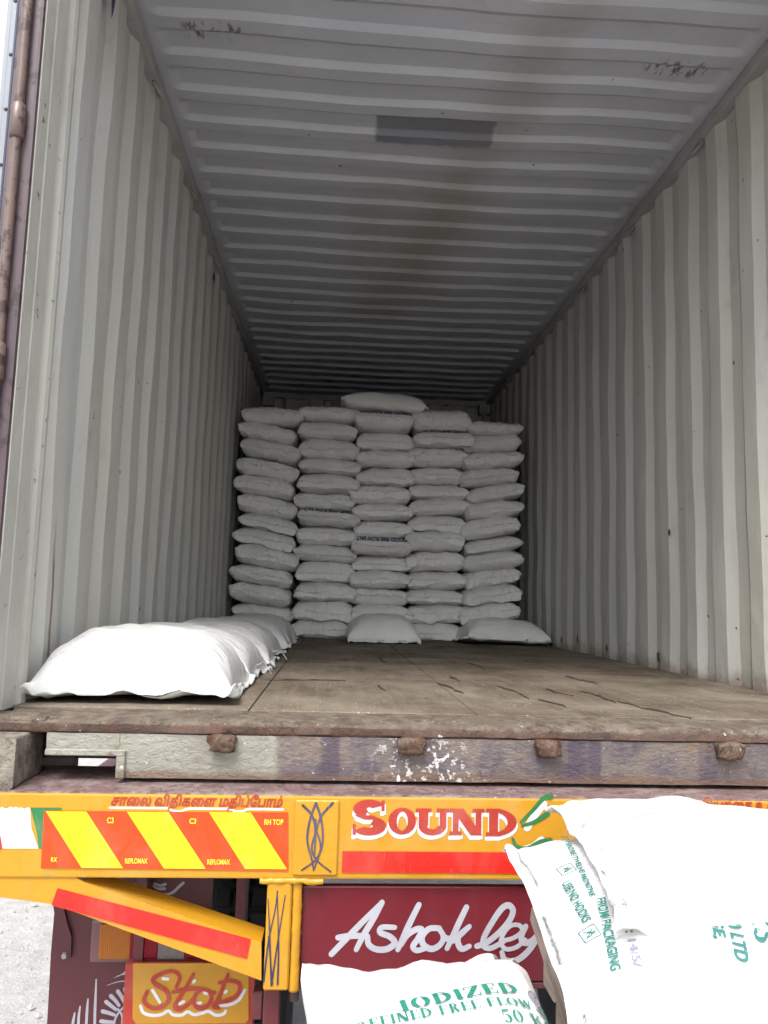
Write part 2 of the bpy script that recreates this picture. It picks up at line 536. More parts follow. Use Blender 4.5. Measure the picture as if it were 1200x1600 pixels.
def flat(name, c, rough=.5, var=.12, scale=8, bump=.05, spec=.5, dust=0.0):
    t = NT(name, rough, spec=spec)
    v = t.coord()
    n = t.noise(v, scale, 6, .65)
    dk = tuple(k*(1-var*2) for k in c)
    lt = tuple(min(1, k*(1+var)) for k in c)
    cc = t.mix(t.ramp(n, .3, .7), dk, lt)
    if dust:
        dd = t.ramp(t.noise(t.coord((1, 1, .6)), 9, 5, .7, .4), .48, .72)
        cc = t.mix(t.math('MULTIPLY', dd, dust), cc, (.36, .31, .26))
        ss = t.ramp(t.noise(t.coord((5, 1, .8), rot=(0, .5, 0)), 22, 4, .7), .66, .69)
        cc = t.mix(t.math('MULTIPLY', ss, dust*1.6), cc, (.30, .24, .19))
    t.color(cc)
    t.bump(t.noise(v, scale*8, 5, .65), bump, .003)
    return t.m

def m_ground():
    t = NT('salty_ground', .85, spec=.25)
    v = t.coord()
    c = t.mix(t.ramp(t.noise(v, .9, 8, .65), .35, .68), (.40, .39, .385), (.31, .30, .285))
    c = t.mix(t.math('MULTIPLY', t.ramp(t.noise(v, 12, 8, .7), .42, .66), .6), c, (.50, .495, .49))
    gr = t.ramp(t.noise(v, 90, 3, .6), .62, .68)
    c = t.mix(gr, c, (.74, .74, .74))
    dk = t.ramp(t.noise(v, 45, 4, .7), .64, .70)
    c = t.mix(t.math('MULTIPLY', dk, .5), c, (.24, .23, .22))
    t.color(c)
    t.bump(t.noise(v, 34, 8, .75), .9, .02)
    t.bump(t.noise(v, 7, 5, .6), .5, .03)
    return t.m

def m_yellow():
    t = NT('yellow_enamel', .42, spec=.45)
    v = t.coord()
    c = t.mix(t.ramp(t.noise(v, 2.2, 5, .6), .35, .65), (.50, .250, .014), (.43, .205, .013))
    g = t.ramp(t.noise(v, 10, 8, .7, .4), .52, .75)
    c = t.mix(t.math('MULTIPLY', g, .35), c, (.27, .135, .02))
    ch = t.ramp(t.noise(v, 30, 4, .6), .71, .73)
    c = t.mix(t.math('MULTIPLY', ch, .8), c, (.30, .22, .12))
    ds = t.ramp(t.noise(t.coord((1, 1, .5)), 3.2, 5, .7, .3), .50, .72)
    c = t.mix(t.math('MULTIPLY', ds, .30), c, (.42, .30, .16))
    sc2 = t.ramp(t.noise(t.coord((1, 1, 6)), 13, 4, .7, .3), .66, .70)
    c = t.mix(t.math('MULTIPLY', sc2, .5), c, (.30, .16, .04))
    t.color(c)
    t.rough(t.math('ADD', .38, t.math('MULTIPLY', ds, .35)))
    t.bump(t.noise(v, 18, 5, .65), .35, .006)
    return t.m

MAT_WALL = m_wall('container_wall_paint')
MAT_ROOF = m_roof()
MAT_FLOOR = m_floor()
MAT_SILL = m_sill()
MAT_THRESH = m_rusty('threshold_steel', (.125, .10, .079), (.10, .074, .056), (.175, .148, .118), -.020)
MAT_CAST = m_rusty('casting_steel', (.20, .175, .145), (.13, .105, .085), (.27, .24, .20))
MAT_STUD = m_rusty('stud_rust', (.105, .066, .046), (.085, .042, .026), (.17, .135, .105))
MAT_POST = worn_paint('purple_post_paint', (.062, .040, .050), (.082, .056, .066), .42, (.034, .02, .02), .55, 7, (.11, .07, .06), .6)
MAT_ROD = worn_paint('worn_hinge_rod', (.085, .052, .046), (.15, .098, .08), .35, (.045, .024, .02), .52, 11, (.065, .045, .05), .7)
MAT_JAMB = worn_paint('door_jamb_paint', (.45, .445, .40), (.40, .395, .36), .5, (.09, .055, .05), .64, 9, (.20, .16, .13), .4)
MAT_RAIL = worn_paint('rail_paint', (.34, .335, .33), (.29, .285, .28), .55, RUST, .70, 6, (.24, .22, .20), .4)
MAT_DOOR = worn_paint('door_paint', (.25, .27, .30), (.21, .23, .26), .5, RUST, .72, 6)
MAT_OUT = worn_paint('container_outside_paint', (.16, .10, .115), (.20, .135, .14), .55)
MAT_GASKET = flat('gasket_rubber', (.030, .038, .085), .6)
MAT_UNDER = flat('underframe_paint', (.085, .055, .055), .7)
MAT_DARKWOOD = flat('split_wood', (.045, .033, .024), .95)
MAT_NAVY = flat('navy_ink', (.020, .024, .085), .5, .05)
MAT_STEEL = worn_paint('ring_steel', (.33, .32, .31), (.26, .25, .25), .45)
MAT_BAG = m_bag('woven_bag')
MAT_BAG_D = m_bag('woven_bag_scuffed', dirt=.7)
MAT_BAG_IN = m_bag('woven_bag_stack', (.76, .755, .74), (.69, .685, .665))
MAT_YEL = m_yellow()
MAT_DECK = m_rusty('deck_steel', (.175, .115, .115), (.135, .085, .08), (.255, .195, .18))
MAT_MAROON = worn_paint('maroon_enamel', (.150, .011, .020), (.125, .010, .017), .33, (.09, .03, .03), .76, 4, (.20, .06, .065), .25, .06)
MAT_MUD = worn_paint('maroon_flap_paint', (.100, .019, .025), (.080, .016, .021), .5, (.06, .03, .03), .74, 4, (.12, .06, .06), .3, .08)
MAT_MAROON_FRAME = worn_paint('maroon_chassis_paint', (.13, .02, .028), (.09, .016, .022), .5, (.05, .03, .03), .68, 6)
MAT_WHITE = flat('white_sign_paint', (.60, .60, .63), .5, .05, 14, dust=.22)
MAT_SILVER = flat('silver_sign_paint', (.40, .40, .45), .42, .08, 14, dust=.22)
MAT_RED = flat('red_sign_paint', (.36, .030, .018), .45, .08, 12, dust=.22)
MAT_BLUE = flat('blue_sign_paint', (.022, .025, .07), .5, .06, 14, dust=.22)
MAT_GREEN = flat('green_sign_paint', (.022, .15, .045), .45, .08, 14, dust=.22)
MAT_REFL_R = flat('red_reflective_tape', (.62, .018, .012), .3, .06, 5, .03, dust=.13)
MAT_REFL_O = flat('orange_reflective_sheet', (.66, .050, .004), .3, .05, 6, .03, dust=.13)
MAT_REFL_Y = flat('yellow_reflective_sheet', (.72, .64, .008), .3, .03, 6, .03, dust=.13)
MAT_INK_Y = flat('yellow_print', (.85, .66, .05), .5, .03)
MAT_TEAL = flat('green_ink', (.015, .17, .12), .5, .12, 40)
MAT_TEAL_D = flat('dark_green_ink', (.015, .14, .125), .5, .12, 40)
MAT_GREYINK = flat('grey_stamp_ink', (.20, .19, .26), .5, .1, 40)
MAT_RUBBER = flat('tyre_rubber', (.030, .030, .034), .75, .2, 12, .2)
MAT_WOOD = None
MAT_GROUND = m_ground()
MAT_GRAVEL = flat('pale_grit', (.42, .41, .40), .8, .25, 30)

def m_wood():
    t = NT('weathered_board', .8, spec=.2)
    v = t.coord()
    g = t.noise(t.coord((9, .9, 9)), 6, 8, .7, .4)
    c = t.mix(t.ramp(g, .3, .7), (.22, .185, .155), (.40, .36, .32))
    dk = t.ramp(t.noise(v, 7, 7, .7), .56, .72)
    c = t.mix(t.math('MULTIPLY', dk, .6), c, (.14, .11, .09))
    t.color(c); t.bump(g, .6, .004)
    return t.m
MAT_WOOD = m_wood()

def m_lens(name, c, trans=.35):
    t = NT(name, .18)
    t.color(c)
    t.b.inputs['Transmission Weight'].default_value = trans
    t.b.inputs['IOR'].default_value = 1.3
    w = t.n.new('ShaderNodeTexWave'); w.inputs['Scale'].default_value = 70
    t.l.new(t.coord(), w.inputs['Vector'])
    t.bump(w.outputs[1], .4, .002)
    return t.m
MAT_AMBER = m_lens('amber_lens', (.38, .13, .025), .1)
MAT_REDLENS = m_lens('red_lens', (.22, .008, .02), .1)
MAT_CLEAR = m_lens('clear_lens', (.20, .17, .165), .1)
MAT_HOUSING = flat('lamp_housing', (.16, .075, .085), .3, .1)

# ------------------------------------------------------------------ ground
GZ = -1.42
bm = bmesh.new()
bmesh.ops.create_grid(bm, x_segments=2, y_segments=2, size=400)
ground = mesh('ground', bm, MAT_GROUND)
ground.location = (0, 0, GZ)
ground['kind'] = 'structure'

bm = bmesh.new()
rg = random.Random(8)
for k in range(1500):
    r = rg.uniform(.003, .010) if rg.random() < .93 else rg.uniform(.012, .022)
    c = Vector((rg.uniform(-3.6, -1.3), rg.uniform(.9, 4.6), GZ+r*.3))
    vs = [bm.verts.new(c+Vector((a*r*rg.uniform(.6, 1.2), b*r*rg.uniform(.6, 1.2), d*r*rg.uniform(.5, .9)))) for a, b, d in ((1, 0, 0), (-1, 0, 0), (0, 1, 0), (0, -1, 0), (0, 0, 1), (0, 0, -1))]
    for f in ((0, 2, 4), (2, 1, 4), (1, 3, 4), (3, 0, 4), (2, 0, 5), (1, 2, 5), (3, 1, 5), (0, 3, 5)):
        bm.faces.new([vs[q] for q in f])
gravel = mesh('gravel', bm, MAT_GRAVEL)
gravel['kind'] = 'stuff'
tag(gravel, 'loose pale grit scattered over the ground beside the truck', 'gravel')

# ------------------------------------------------------------------ shipping container
HW, HH, LEN = 1.176, 2.39, 5.90
cont = empty('shipping_container', (0, 2.9, -.155),
             'old off-white corrugated shipping container, open at the rear and half loaded', 'container')

def wall_profile(y, y0, pitch):
    """0 on the ridge nearest the load, 1 in the groove"""
    f = ((y-y0)/pitch) % 1.0
    a, b, c = .36, .55, .81
    if f < a: return 0.0
    if f < b: return (f-a)/(b-a)
    if f < c: return 1.0
    return 1.0-(f-c)/(1-c)

def corrugated_wall(name, side):
    rnd = random.Random(11+side)
    pitch = .262
    ys = []
    ys.append(.258)
    y = .285
    while y < LEN-.02:
        for f in (0, .04, .18, .32, .36, .40, .52, .55, .59, .77, .81, .85, .96):
            yy = y+f*pitch
            if yy < LEN: ys.append(yy)
        y += pitch
    ys.append(LEN+.055)
    zs = [-.02, .04, .12, .22, .34, .48, .62, .76, .90, 1.04, 1.18, 1.32, 1.46, 1.6, 1.74, 1.88, 2.02, 2.14, 2.25, 2.345]
    bm = bmesh.new()
    grid = []
    for yy in ys:
        row = []
        for zz in zs:
            d = .0235*wall_profile(yy, .285, pitch) if yy > .28 else .024
            # knocks and bows from years of loading
            k = noise.noise(Vector((yy*1.7, zz*1.3, 4.0*side)))*.010 + noise.noise(Vector((yy*5, zz*3.5, 9+side)))*.007
            row.append(bm.verts.new((side*(HW+d+k*.8), yy+noise.noise(Vector((yy*4, zz*1.6, 3+side)))*.017+noise.noise(Vector((yy*9, zz*5, 13+side)))*.005, zz)))
        grid.append(row)
    for i in range(len(grid)-1):
        for j in range(len(zs)-1):
            bm.faces.new((grid[i][j], grid[i+1][j], grid[i+1][j+1], grid[i][j+1]))
    # thickness outwards
    geom = bmesh.ops.extrude_face_region(bm, geom=bm.faces[:])
    for v in [g for g in geom['geom'] if isinstance(g, bmesh.types.BMVert)]:
        v.co.x += side*.003
    return mesh(name, bm, MAT_WALL, cont)

corrugated_wall('side_wall', -1)
corrugated_wall('side_wall', 1)

def front_wall():
    bm = bmesh.new()
    pitch = .25
    xs = []
    x = -HW-.25
    while x < HW+.06:
        for f in (0, .05, .25, .30, .5, .55, .75, .80):
            if abs(x+f*pitch) <= 1.224: xs.append(x+f*pitch)
        x += pitch
    a = [bm.verts.new((x, LEN+.04*wall_profile(x, -HW, pitch), -.02)) for x in xs]
    b = [bm.verts.new((x, LEN+.04*wall_profile(x, -HW, pitch), 2.36)) for x in xs]
    for i in range(len(xs)-1):
        bm.faces.new((a[i], a[i+1], b[i+1], b[i]))
    geom = bmesh.ops.extrude_face_region(bm, geom=bm.faces[:])
    for v in [g for g in geom['geom'] if isinstance(g, bmesh.types.BMVert)]:
        v.co.y += .003
    return mesh('end_wall', bm, MAT_WALL, cont)
front_wall()

def roof_sheet():
    bm = bmesh.new()
    pitch = .209
    y_first = .10
    ys = [-.05]
    y = y_first
    while y < LEN-.05:
        for f in (0, .04, .18, .265, .29, .315, .445, .47, .495, .70, .86, .90, .94, .97):
            ys.append(y+f*pitch)
        y += pitch
    ys.append(LEN+.03)
    ys = [q for q in ys if q <= LEN+.03]
    xs = [-1.20, -1.16, -1.13, -1.115, -1.10, -1.085, -1.07] + [-1.0+i*.125 for i in range(17)] + [1.07, 1.085, 1.10, 1.115, 1.13, 1.16, 1.20]
    def prof(y):
        f = ((y-y_first)/pitch) % 1.0
        # stamped rib standing up, seen from below as a groove
        if f < .29: return 0.0
        if f < .47: return (f-.29)/.18
        if f < .92: return 1.0
        return 1.0-(f-.92)/.08
    grid = []
    for yy in ys:
        row = []
        for xx in xs:
            e = min(1.0, max(0.0, (1.122-abs(xx))/.045))
            e = e*e*(3-2*e)
            p = prof(yy) if y_first <= yy <= LEN-.1 else 0.0
            sag = -.012*math.cos(xx*1.25)*(1+noise.noise(Vector((xx*.8, yy*1.1, 2)))) + noise.noise(Vector((xx*2.1, yy*1.8, 7)))*.010+noise.noise(Vector((xx*5.1, yy*4.8, 3)))*.004
            yw = noise.noise(Vector((xx*1.6, yy*1.3, 20)))*.014*e
            row.append(bm.verts.new((xx, yy+yw, HH+.022*p*e+sag*e)))
        grid.append(row)
    for i in range(len(grid)-1):
        for j in range(len(xs)-1):
            bm.faces.new((grid[i][j], grid[i+1][j], grid[i+1][j+1], grid[i][j+1]))
    geom = bmesh.ops.extrude_face_region(bm, geom=bm.faces[:])
    for v in [g for g in geom['geom'] if isinstance(g, bmesh.types.BMVert)]:
        v.co.z += .003
    o = mesh('roof', bm, MAT_ROOF, cont)
    me = o.data
    me.polygons.foreach_set('use_smooth', [True]*len(me.polygons))
    try: me.set_sharp_from_angle(angle=R(24))
    except Exception: pass
    return o
roof_sheet()

for s in (-1, 1):
    x0, x1 = sorted((s*1.150, s*1.222))
    part_box('top_rail', MAT_RAIL, cont, x0, x1, -.02, LEN+.06, 2.335, 2.386, .006, 2)
    x0, x1 = sorted((s*1.177, s*1.222))
    part_box('bottom_rail', MAT_UNDER, cont, x0, x1, .076, LEN+.06, -.142, -.0045, .003)
part_box('end_rail', MAT_RAIL, cont, -1.15, 1.15, LEN-.005, LEN+.06, 2.325, 2.386, .005)
part_box('end_sill', MAT_UNDER, cont, -1.176, 1.176, LEN+.0, LEN+.06, -.142, -.021, .004)
part_box('door_header', MAT_RAIL, cont, -1.148, 1.148, -.06, .03, 2.28, 2.385, .006, 2)
for s in (-1, 1):   # corner plates at the far end, top
    x0, x1 = sorted((s*1.05, s*1.16))
    part_box('corner_gusset', MAT_RAIL, cont, x0, x1, LEN-.12, LEN-.004, 2.22, 2.325, .004)
    x0, x1 = sorted((s*1.10, s*1.176))
    part_box('corner_post', MAT_RAIL, cont, x0, x1, LEN-.09, LEN-.003, .0, 2.219, .004)

# cross members under the floor
for i in range(18):
    y = .16+i*.32
    part_box('cross_member', MAT_UNDER, cont, -1.175, 1.175, y, y+.045, -.135, -.032, 0)

# floor: plywood sheets with open joints, each its own part
floor_grp = part_box('floor', MAT_UNDER, cont, -1.172, 1.172, .13, LEN-.005, -.030, -.024, 0)
xs_ = [-1.172, -.585, .004, .590, 1.172]
for i in range(4):
    off = (0, .0, .0, .0)[i]
    cuts = [.115, 2.02, 4.1, LEN-.005] if i % 2 == 0 else [.115, 1.46, 3.3, LEN-.005]
    for j in range(3):
        bm = bmesh.new()
        dz = random.Random(i*7+j).uniform(-.002, .0)
        box(bm, xs_[i]+.0015, xs_[i+1]-.0015, cuts[j]+.0015, cuts[j+1]-.0015, -.0235, dz, .002)
        mesh('floor_board', bm, MAT_FLOOR, floor_grp)

# lifted veneer splits in the plywood: jagged slivers standing a few millimetres up
def split_piece(x, y, length, ang, seed):
    rnd = random.Random(seed)
    bm = bmesh.new()
    n = max(5, int(length/.03))
    ca, sa = math.cos(ang), math.sin(ang)
    rows = []
    px = 0
    for i in range(n+1):
        f = i/n
        w = (.0004+.0026*rnd.random())*math.sin(math.pi*min(1, max(.04, f)))+.0003
        px += rnd.uniform(-.010, .010)
        d = f*length
        h = .0015+.004*math.sin(math.pi*f)*rnd.random()
        c = Vector((x+ca*px+sa*d, y-sa*px+ca*d, 0))
        nx = Vector((ca, -sa, 0))
        rows.append((bm.verts.new(c-nx*w+Vector((0, 0, -.003))), bm.verts.new(c+Vector((0, 0, h))), bm.verts.new(c+nx*w+Vector((0, 0, -.003)))))
    for i in range(n):
        for k in (0, 1):
            bm.faces.new((rows[i][k], rows[i][k+1], rows[i+1][k+1], rows[i+1][k]))
    mesh('floor_split', bm, MAT_DARKWOOD, floor_grp)
for k, (x, y, l, a) in enumerate([(.031, .54, .38, -4.5), (.235, .46, .40, -2), (.30, .28, .17, -6), (.475, .40, .30, -2.5), (.574, .11, .34, -12),
                                  (.40, .56, .20, -7), (.10, .95, .22, -5), (-.62, .84, .30, 82), (.62, .95, .3, -4),
                                  (.3, 1.5, .35, -3), (-.12, 1.7, .4, 1), (-.2, .6, .16, -5)]):
    split_piece(x, y, l, R(a), 40+k)

# door sill: threshold plate with a rolled lip, then the upright face, with the lifting pocket cut in at the left
def sill():
    top = bmesh.new()
    prof = [(.118, -.004), (.03, -.005), (-.006, -.009), (-.019, -.013), (-.0235, -.019), (-.0235, -.036), (-.018, -.041), (.02, -.041), (.118, -.041)]
    n = 170
    rows = []
    for i in range(n+1):
        x = -1.150+2.30*i/n
        row = []
        for j, (y, z) in enumerate(prof):
            k = noise.noise(Vector((x*7, j*1.7, 1)))*.0028+noise.noise(Vector((x*23, j*2.3, 5)))*.0018
            row.append(top.verts.new((x, y+k*(j > 1), z+k*(j < 6 and j > 0))))
        rows.append(row)
    m = len(prof)
    for i in range(n):
        for j in range(m):
            top.faces.new((rows[i][j], rows[i+1][j], rows[i+1][(j+1) % m], rows[i][(j+1) % m]))
    top.faces.new(rows[0][::-1]); top.faces.new(rows[-1])
    th = mesh('door_sill', top, MAT_THRESH, cont, smooth=True)
    th.data.set_sharp_from_angle(angle=R(35))
    # the upright face
    bm = bmesh.new()
    def plate(x0, x1, z0, z1):
        nx = max(2, int((x1-x0)/.03)); nz = max(2, int((z1-z0)/.025))
        g = [[None]*(nz+1) for _ in range(nx+1)]
        for i in range(nx+1):
            for j in range(nz+1):
                x = x0+(x1-x0)*i/nx; z = z0+(z1-z0)*j/nz
                e = .003 if j == 0 else 0
                g[i][j] = bm.verts.new((x, -.020+e+noise.noise(Vector((x*9, z*14, 2)))*.0022, z+(noise.noise(Vector((x*6, 0, 3)))*.003 if j == 0 else 0)))
        for i in range(nx):
            for j in range(nz):
                bm.faces.new((g[i][j], g[i+1][j], g[i+1][j+1], g[i][j+1]))
        # returns: bottom, left and right edges turn back
        for rowv in ([g[i][0] for i in range(nx+1)], [g[0][j] for j in range(nz+1)], [g[nx][j] for j in range(nz+1)]):
            back = [bm.verts.new(v.co+Vector((0, .09 if rowv[0] is g[0][0] and rowv[-1] is g[nx][0] else .06, 0))) for v in rowv]
            for i in range(len(rowv)-1):
                bm.faces.new((rowv[i], rowv[i+1], back[i+1], back[i]))
    plate(-.868, .868, -.143, -.0415)
    plate(-1.036, -.869, -.082, -.0415)
    plate(.869, 1.036, -.082, -.0415)
    fc = mesh('sill_face', bm, MAT_SILL, th, smooth=True)
    fc.data.set_sharp_from_angle(angle=R(45))
    # raised rim round each lifting pocket
    for s in (-1, 1):
        x0, x1 = sorted((s*1.036, s*.852))
        part_box('pocket_rim', MAT_SILL, th, x0, x1, -.029, -.016, -.092, -.078, .002)
        x0, x1 = sorted((s*.872, s*.852))
        part_box('pocket_rim', MAT_SILL, th, x0, x1, -.0285, -.016, -.143, -.0925, .002)
    # welded lugs along the face
    for k, (x, w) in enumerate(((-.629, .050), (-.180, .050), (.150, .046), (.604, .050))):
        bm = bmesh.new()
        r = bmesh.ops.create_cube(bm, size=1)
        bmesh.ops.subdivide_edges(bm, edges=bm.edges[:], cuts=4, use_grid_fill=True)
        rn = random.Random(k)
        for v in bm.verts:
            c = v.co.copy()
            q = Vector((c.x*w*1.3, c.y*.026, c.z*.040))
            # worn, rounded towards the lower right
            rr = 1-.12*max(0, (abs(c.x)*2)**4)*(abs(c.z)*2)**2-.16*max(0, -c.y*2)*(c.z < 0)*abs(c.x*2)
            q.z *= rr; q.x *= 1-.18*(c.z < -.1)*(1 if c.x*(1 if k % 2 else -1) > 0 else .2)
            q += Vector((noise.noise(q*60+Vector((k*3, 0, 0))), noise.noise(q*60+Vector((0, k*5, 7))), noise.noise(q*60+Vector((9, 0, k)))))*.0042
            v.co = q+Vector((x, -.034, -.058))
        mesh('welded_lug', bm, MAT_STUD, th, smooth=True)
sill()

# bottom corner castings, with the oval lifting eyes
def casting(s):
    """hollow block with a front and an inner-side eye; s = -1 left, 1 right"""
    bm = bmesh.new()
    x0, x1 = -1.222, -1.075
    y0, y1 = -.100, .075
    z0, z1 = -.153, -.042
    # front plate with an oval hole (ring of quads between the outline and the oval)
    def holed(center, outline, ov, mapf, depth):
        n = 32
        outer, inner = [], []
        (ca, cb), (wa, wb) = center, outline
        for i in range(n):
            a = 2*math.pi*(i+.5)/n
            dx, dz = math.cos(a), math.sin(a)
            k = min(wa/abs(dx) if abs(dx) > 1e-6 else 9, wb/abs(dz) if abs(dz) > 1e-6 else 9)
            outer.append((ca+dx*k, cb+dz*k))
            # oval with straight flanks
            ex = ov[0]*(abs(dx)**.6)*(1 if dx > 0 else -1); ez = ov[1]*(abs(dz)**.6)*(1 if dz > 0 else -1)
            inner.append((ca+ex, cb+ez))
        for (a, b) in ((-wa, -wb), (wa, -wb), (wa, wb), (-wa, wb)):
            i = min(range(n), key=lambda q: (outer[q][0]-ca-a)**2+(outer[q][1]-cb-b)**2)
            outer[i] = (ca+a, cb+b)
        O = [bm.verts.new(mapf(p, 0)) for p in outer]; I = [bm.verts.new(mapf(p, 0)) for p in inner]
        D = [bm.verts.new(mapf(p, depth)) for p in inner]
        for i in range(n):
            j = (i+1) % n
            bm.faces.new((O[i], O[j], I[j], I[i])); bm.faces.new((I[i], I[j], D[j], D[i]))
    holed(((x0+x1)/2-.010, (z0+z1)/2), ((x1-x0)/2, (z1-z0)/2), (.040, .029), lambda p, d: (p[0]+.010, y0+d, p[1]), .03)
    # remaining skins
    def quad(*c): bm.faces.new([bm.verts.new(p) for p in c])
    quad((x0, y0, z1), (x1, y0, z1), (x1, y1, z1), (x0, y1, z1))
    quad((x0, y0, z0), (x1, y0, z0), (x1, y1, z0), (x0, y1, z0))
    quad((x1, y0, z0), (x1, y0, z1), (x1, y1, z1), (x1, y1, z0))
    quad((x0, y0, z0), (x0, y0, z1), (x0, y1, z1), (x0, y1, z0))
    quad((x0, y1, z0), (x0, y1, z1), (x1, y1, z1), (x1, y1, z0))
    bmesh.ops.remove_doubles(bm, verts=bm.verts[:], dist=.0006)
    es = [e for e in bm.edges if len(e.link_faces) == 2 and e.calc_face_angle(0) > 1.2 and all(abs(v.co.y-y0) < 1e-4 or abs(v.co.z-z1) < 1e-4 for v in e.verts)]
    if s > 0:
        for v in bm.verts: v.co.x = -v.co.x
    o = mesh('corner_casting', bm, MAT_CAST, cont)
    md = o.modifiers.new('bevel', 'BEVEL'); md.width = .006; md.segments = 2; md.limit_method = 'ANGLE'; md.angle_limit = R(50)
casting(-1); casting(1)
for s in (-1, 1):   # plate tying casting to sill, crusted with dirt
    x0, x1 = sorted((s*1.222, s*1.04))
    part_box('casting_shelf', MAT_THRESH, cont, x0, x1, -.022, .07, -.0405, -.006, .006, 2)

# rear corner posts and door jambs
for s in (-1, 1):
    def sx(a, b): return sorted((s*a, s*b))
    a, b = sx(1.180, 1.246)
    part_box('corner_post', MAT_POST, cont, a, b, -.022, .085, -.005, 2.335, .008, 2)
    # jamb: folded strip with a fine joint, a groove, then a rounded bead
    bm = bmesh.new()
    pts = [(1.1795, -.010), (1.1775, -.008), (1.1755, .046), (1.179, .049), (1.179, .053), (1.175, .056), (1.173, .120), (1.176, .125), (1.182, .128), (1.183, .140),
           (1.178, .150), (1.170, .160), (1.166, .176), (1.168, .192), (1.176, .206), (1.188, .225), (1.198, .245), (1.202, .262), (1.202, .285), (1.21, .292), (1.214, .292), (1.214, -.010)]
    n = len(pts)
    A = [bm.verts.new((s*x, y, -.004)) for x, y in pts]; B = [bm.verts.new((s*x, y, 2.334)) for x, y in pts]
    for i in range(n):
        bm.faces.new((A[i], A[(i+1) % n], B[(i+1) % n], B[i]))
    bm.faces.new(A); bm.faces.new(B[::-1])
    mesh('door_jamb', bm, MAT_JAMB, cont)
    # hinge rod with its barrel knuckles
    bm = bmesh.new()
    tube(bm, [(s*1.217, -.034, z) for z in (.01, .6, 1.2, 1.8, 2.33)], .0125, 12)
    rod = mesh('hinge_rod', bm, MAT_ROD, cont, smooth=True)
    for zc in (.16, .84, 1.465, 2.12):
        bm = bmesh.new()
        tube(bm, [(s*1.217, -.034, zc-.047), (s*1.217, -.034, zc-.042), (s*1.217, -.034, zc+.042), (s*1.217, -.034, zc+.047)], [.0145, .0185, .0185, .0145], 14)
        mesh('hinge_knuckle', bm, MAT_ROD, rod, smooth=True)
    # door swung right back along the side
    a, b = sx(1.2555, 1.2725)
    door = part_box('door', MAT_DOOR, cont, a, b, .000, 1.17, .02, 2.29, .002)
    a, b = sx(1.273, 1.285)
    part_box('door_edge', MAT_DOOR, door, a, b, .006, 1.165, .02, 2.29, .002)
    a, b = sx(1.2475, 1.255)
    part_box('gasket', MAT_GASKET, door, a, b, -.012, .03, .03, 2.28, .002)
    a, b = sx(1.2385, 1.2472)
    part_box('gasket', MAT_GASKET, door, a, b, -.006, .02, .03, 2.28, .002)
    for k in range(14):
        bm = bmesh.new()
        bmesh.ops.create_uvsphere(bm, u_segments=8, v_segments=5, radius=.005)
        for v in bm.verts: v.co = Vector((v.co.x+s*1.264, v.co.y*.6-.0005, v.co.z+.15+k*.152))
        mesh('rivet', bm, MAT_UNDER, door, smooth=True)

# lashing rings hanging under the top rails
for s, ys in ((1, (.42, 1.20, 1.98, 2.82, 3.60, 4.4)), (-1, (1.05, 1.86, 2.66, 3.46))):
    for y in ys:
        bm = bmesh.new()
        pts = []
        for i in range(9):
            a = math.pi*i/8
            pts.append((s*(1.164-.022*math.sin(a)), y-.026*math.cos(a), 2.318-.030*math.sin(a)))
        tube(bm, [(s*1.172, y-.026, 2.34)]+pts+[(s*1.172, y+.026, 2.34)], .0055, 8)
        mesh('lashing_ring', bm, MAT_STEEL, cont, smooth=True)
# scraps of blue tape on the left wall
bm = bmesh.new()
vs = [bm.verts.new((-1.164, .438+a, 2.15+b)) for a, b in ((0, .18), (.035, .18), (.045, .09), (.03, .03), (.018, .0), (.004, .06))]
bm.faces.new(vs); g = bmesh.ops.extrude_face_region(bm, geom=bm.faces[:])
for v in [q for q in g['geom'] if isinstance(q, bmesh.types.BMVert)]: v.co.x -= .001
mesh('tape_scrap', bm, MAT_NAVY, cont)
part_box('tape_scrap', MAT_NAVY, cont, -1.168, -1.162, 2.62, 2.655, 2.19, 2.23, .001)
# rusted dents low on the right wall
for (y, z, w, h) in ((1.72, .03, .05, .05), (2.42, .03, .03, .05), (2.95, .05, .03, .06), (1.58, .62, .032, .034), (3.3, .03, .04, .05), (.96, 1.25, .018, .018)):
    bm = bmesh.new()
    rn = random.Random(int(y*100))
    c = bm.verts.new((1.1655, y, z+h/2))
    ring = [bm.verts.new((1.172, y+math.cos(a)*w*.5*rn.uniform(.5, 1.1), z+h/2+math.sin(a)*h*.6*rn.uniform(.5, 1.1))) for a in [i*.628 for i in range(10)]]
    for i in range(10): bm.faces.new((c, ring[i], ring[(i+1) % 10]))
    mesh('rust_scab', bm, MAT_STUD, cont)

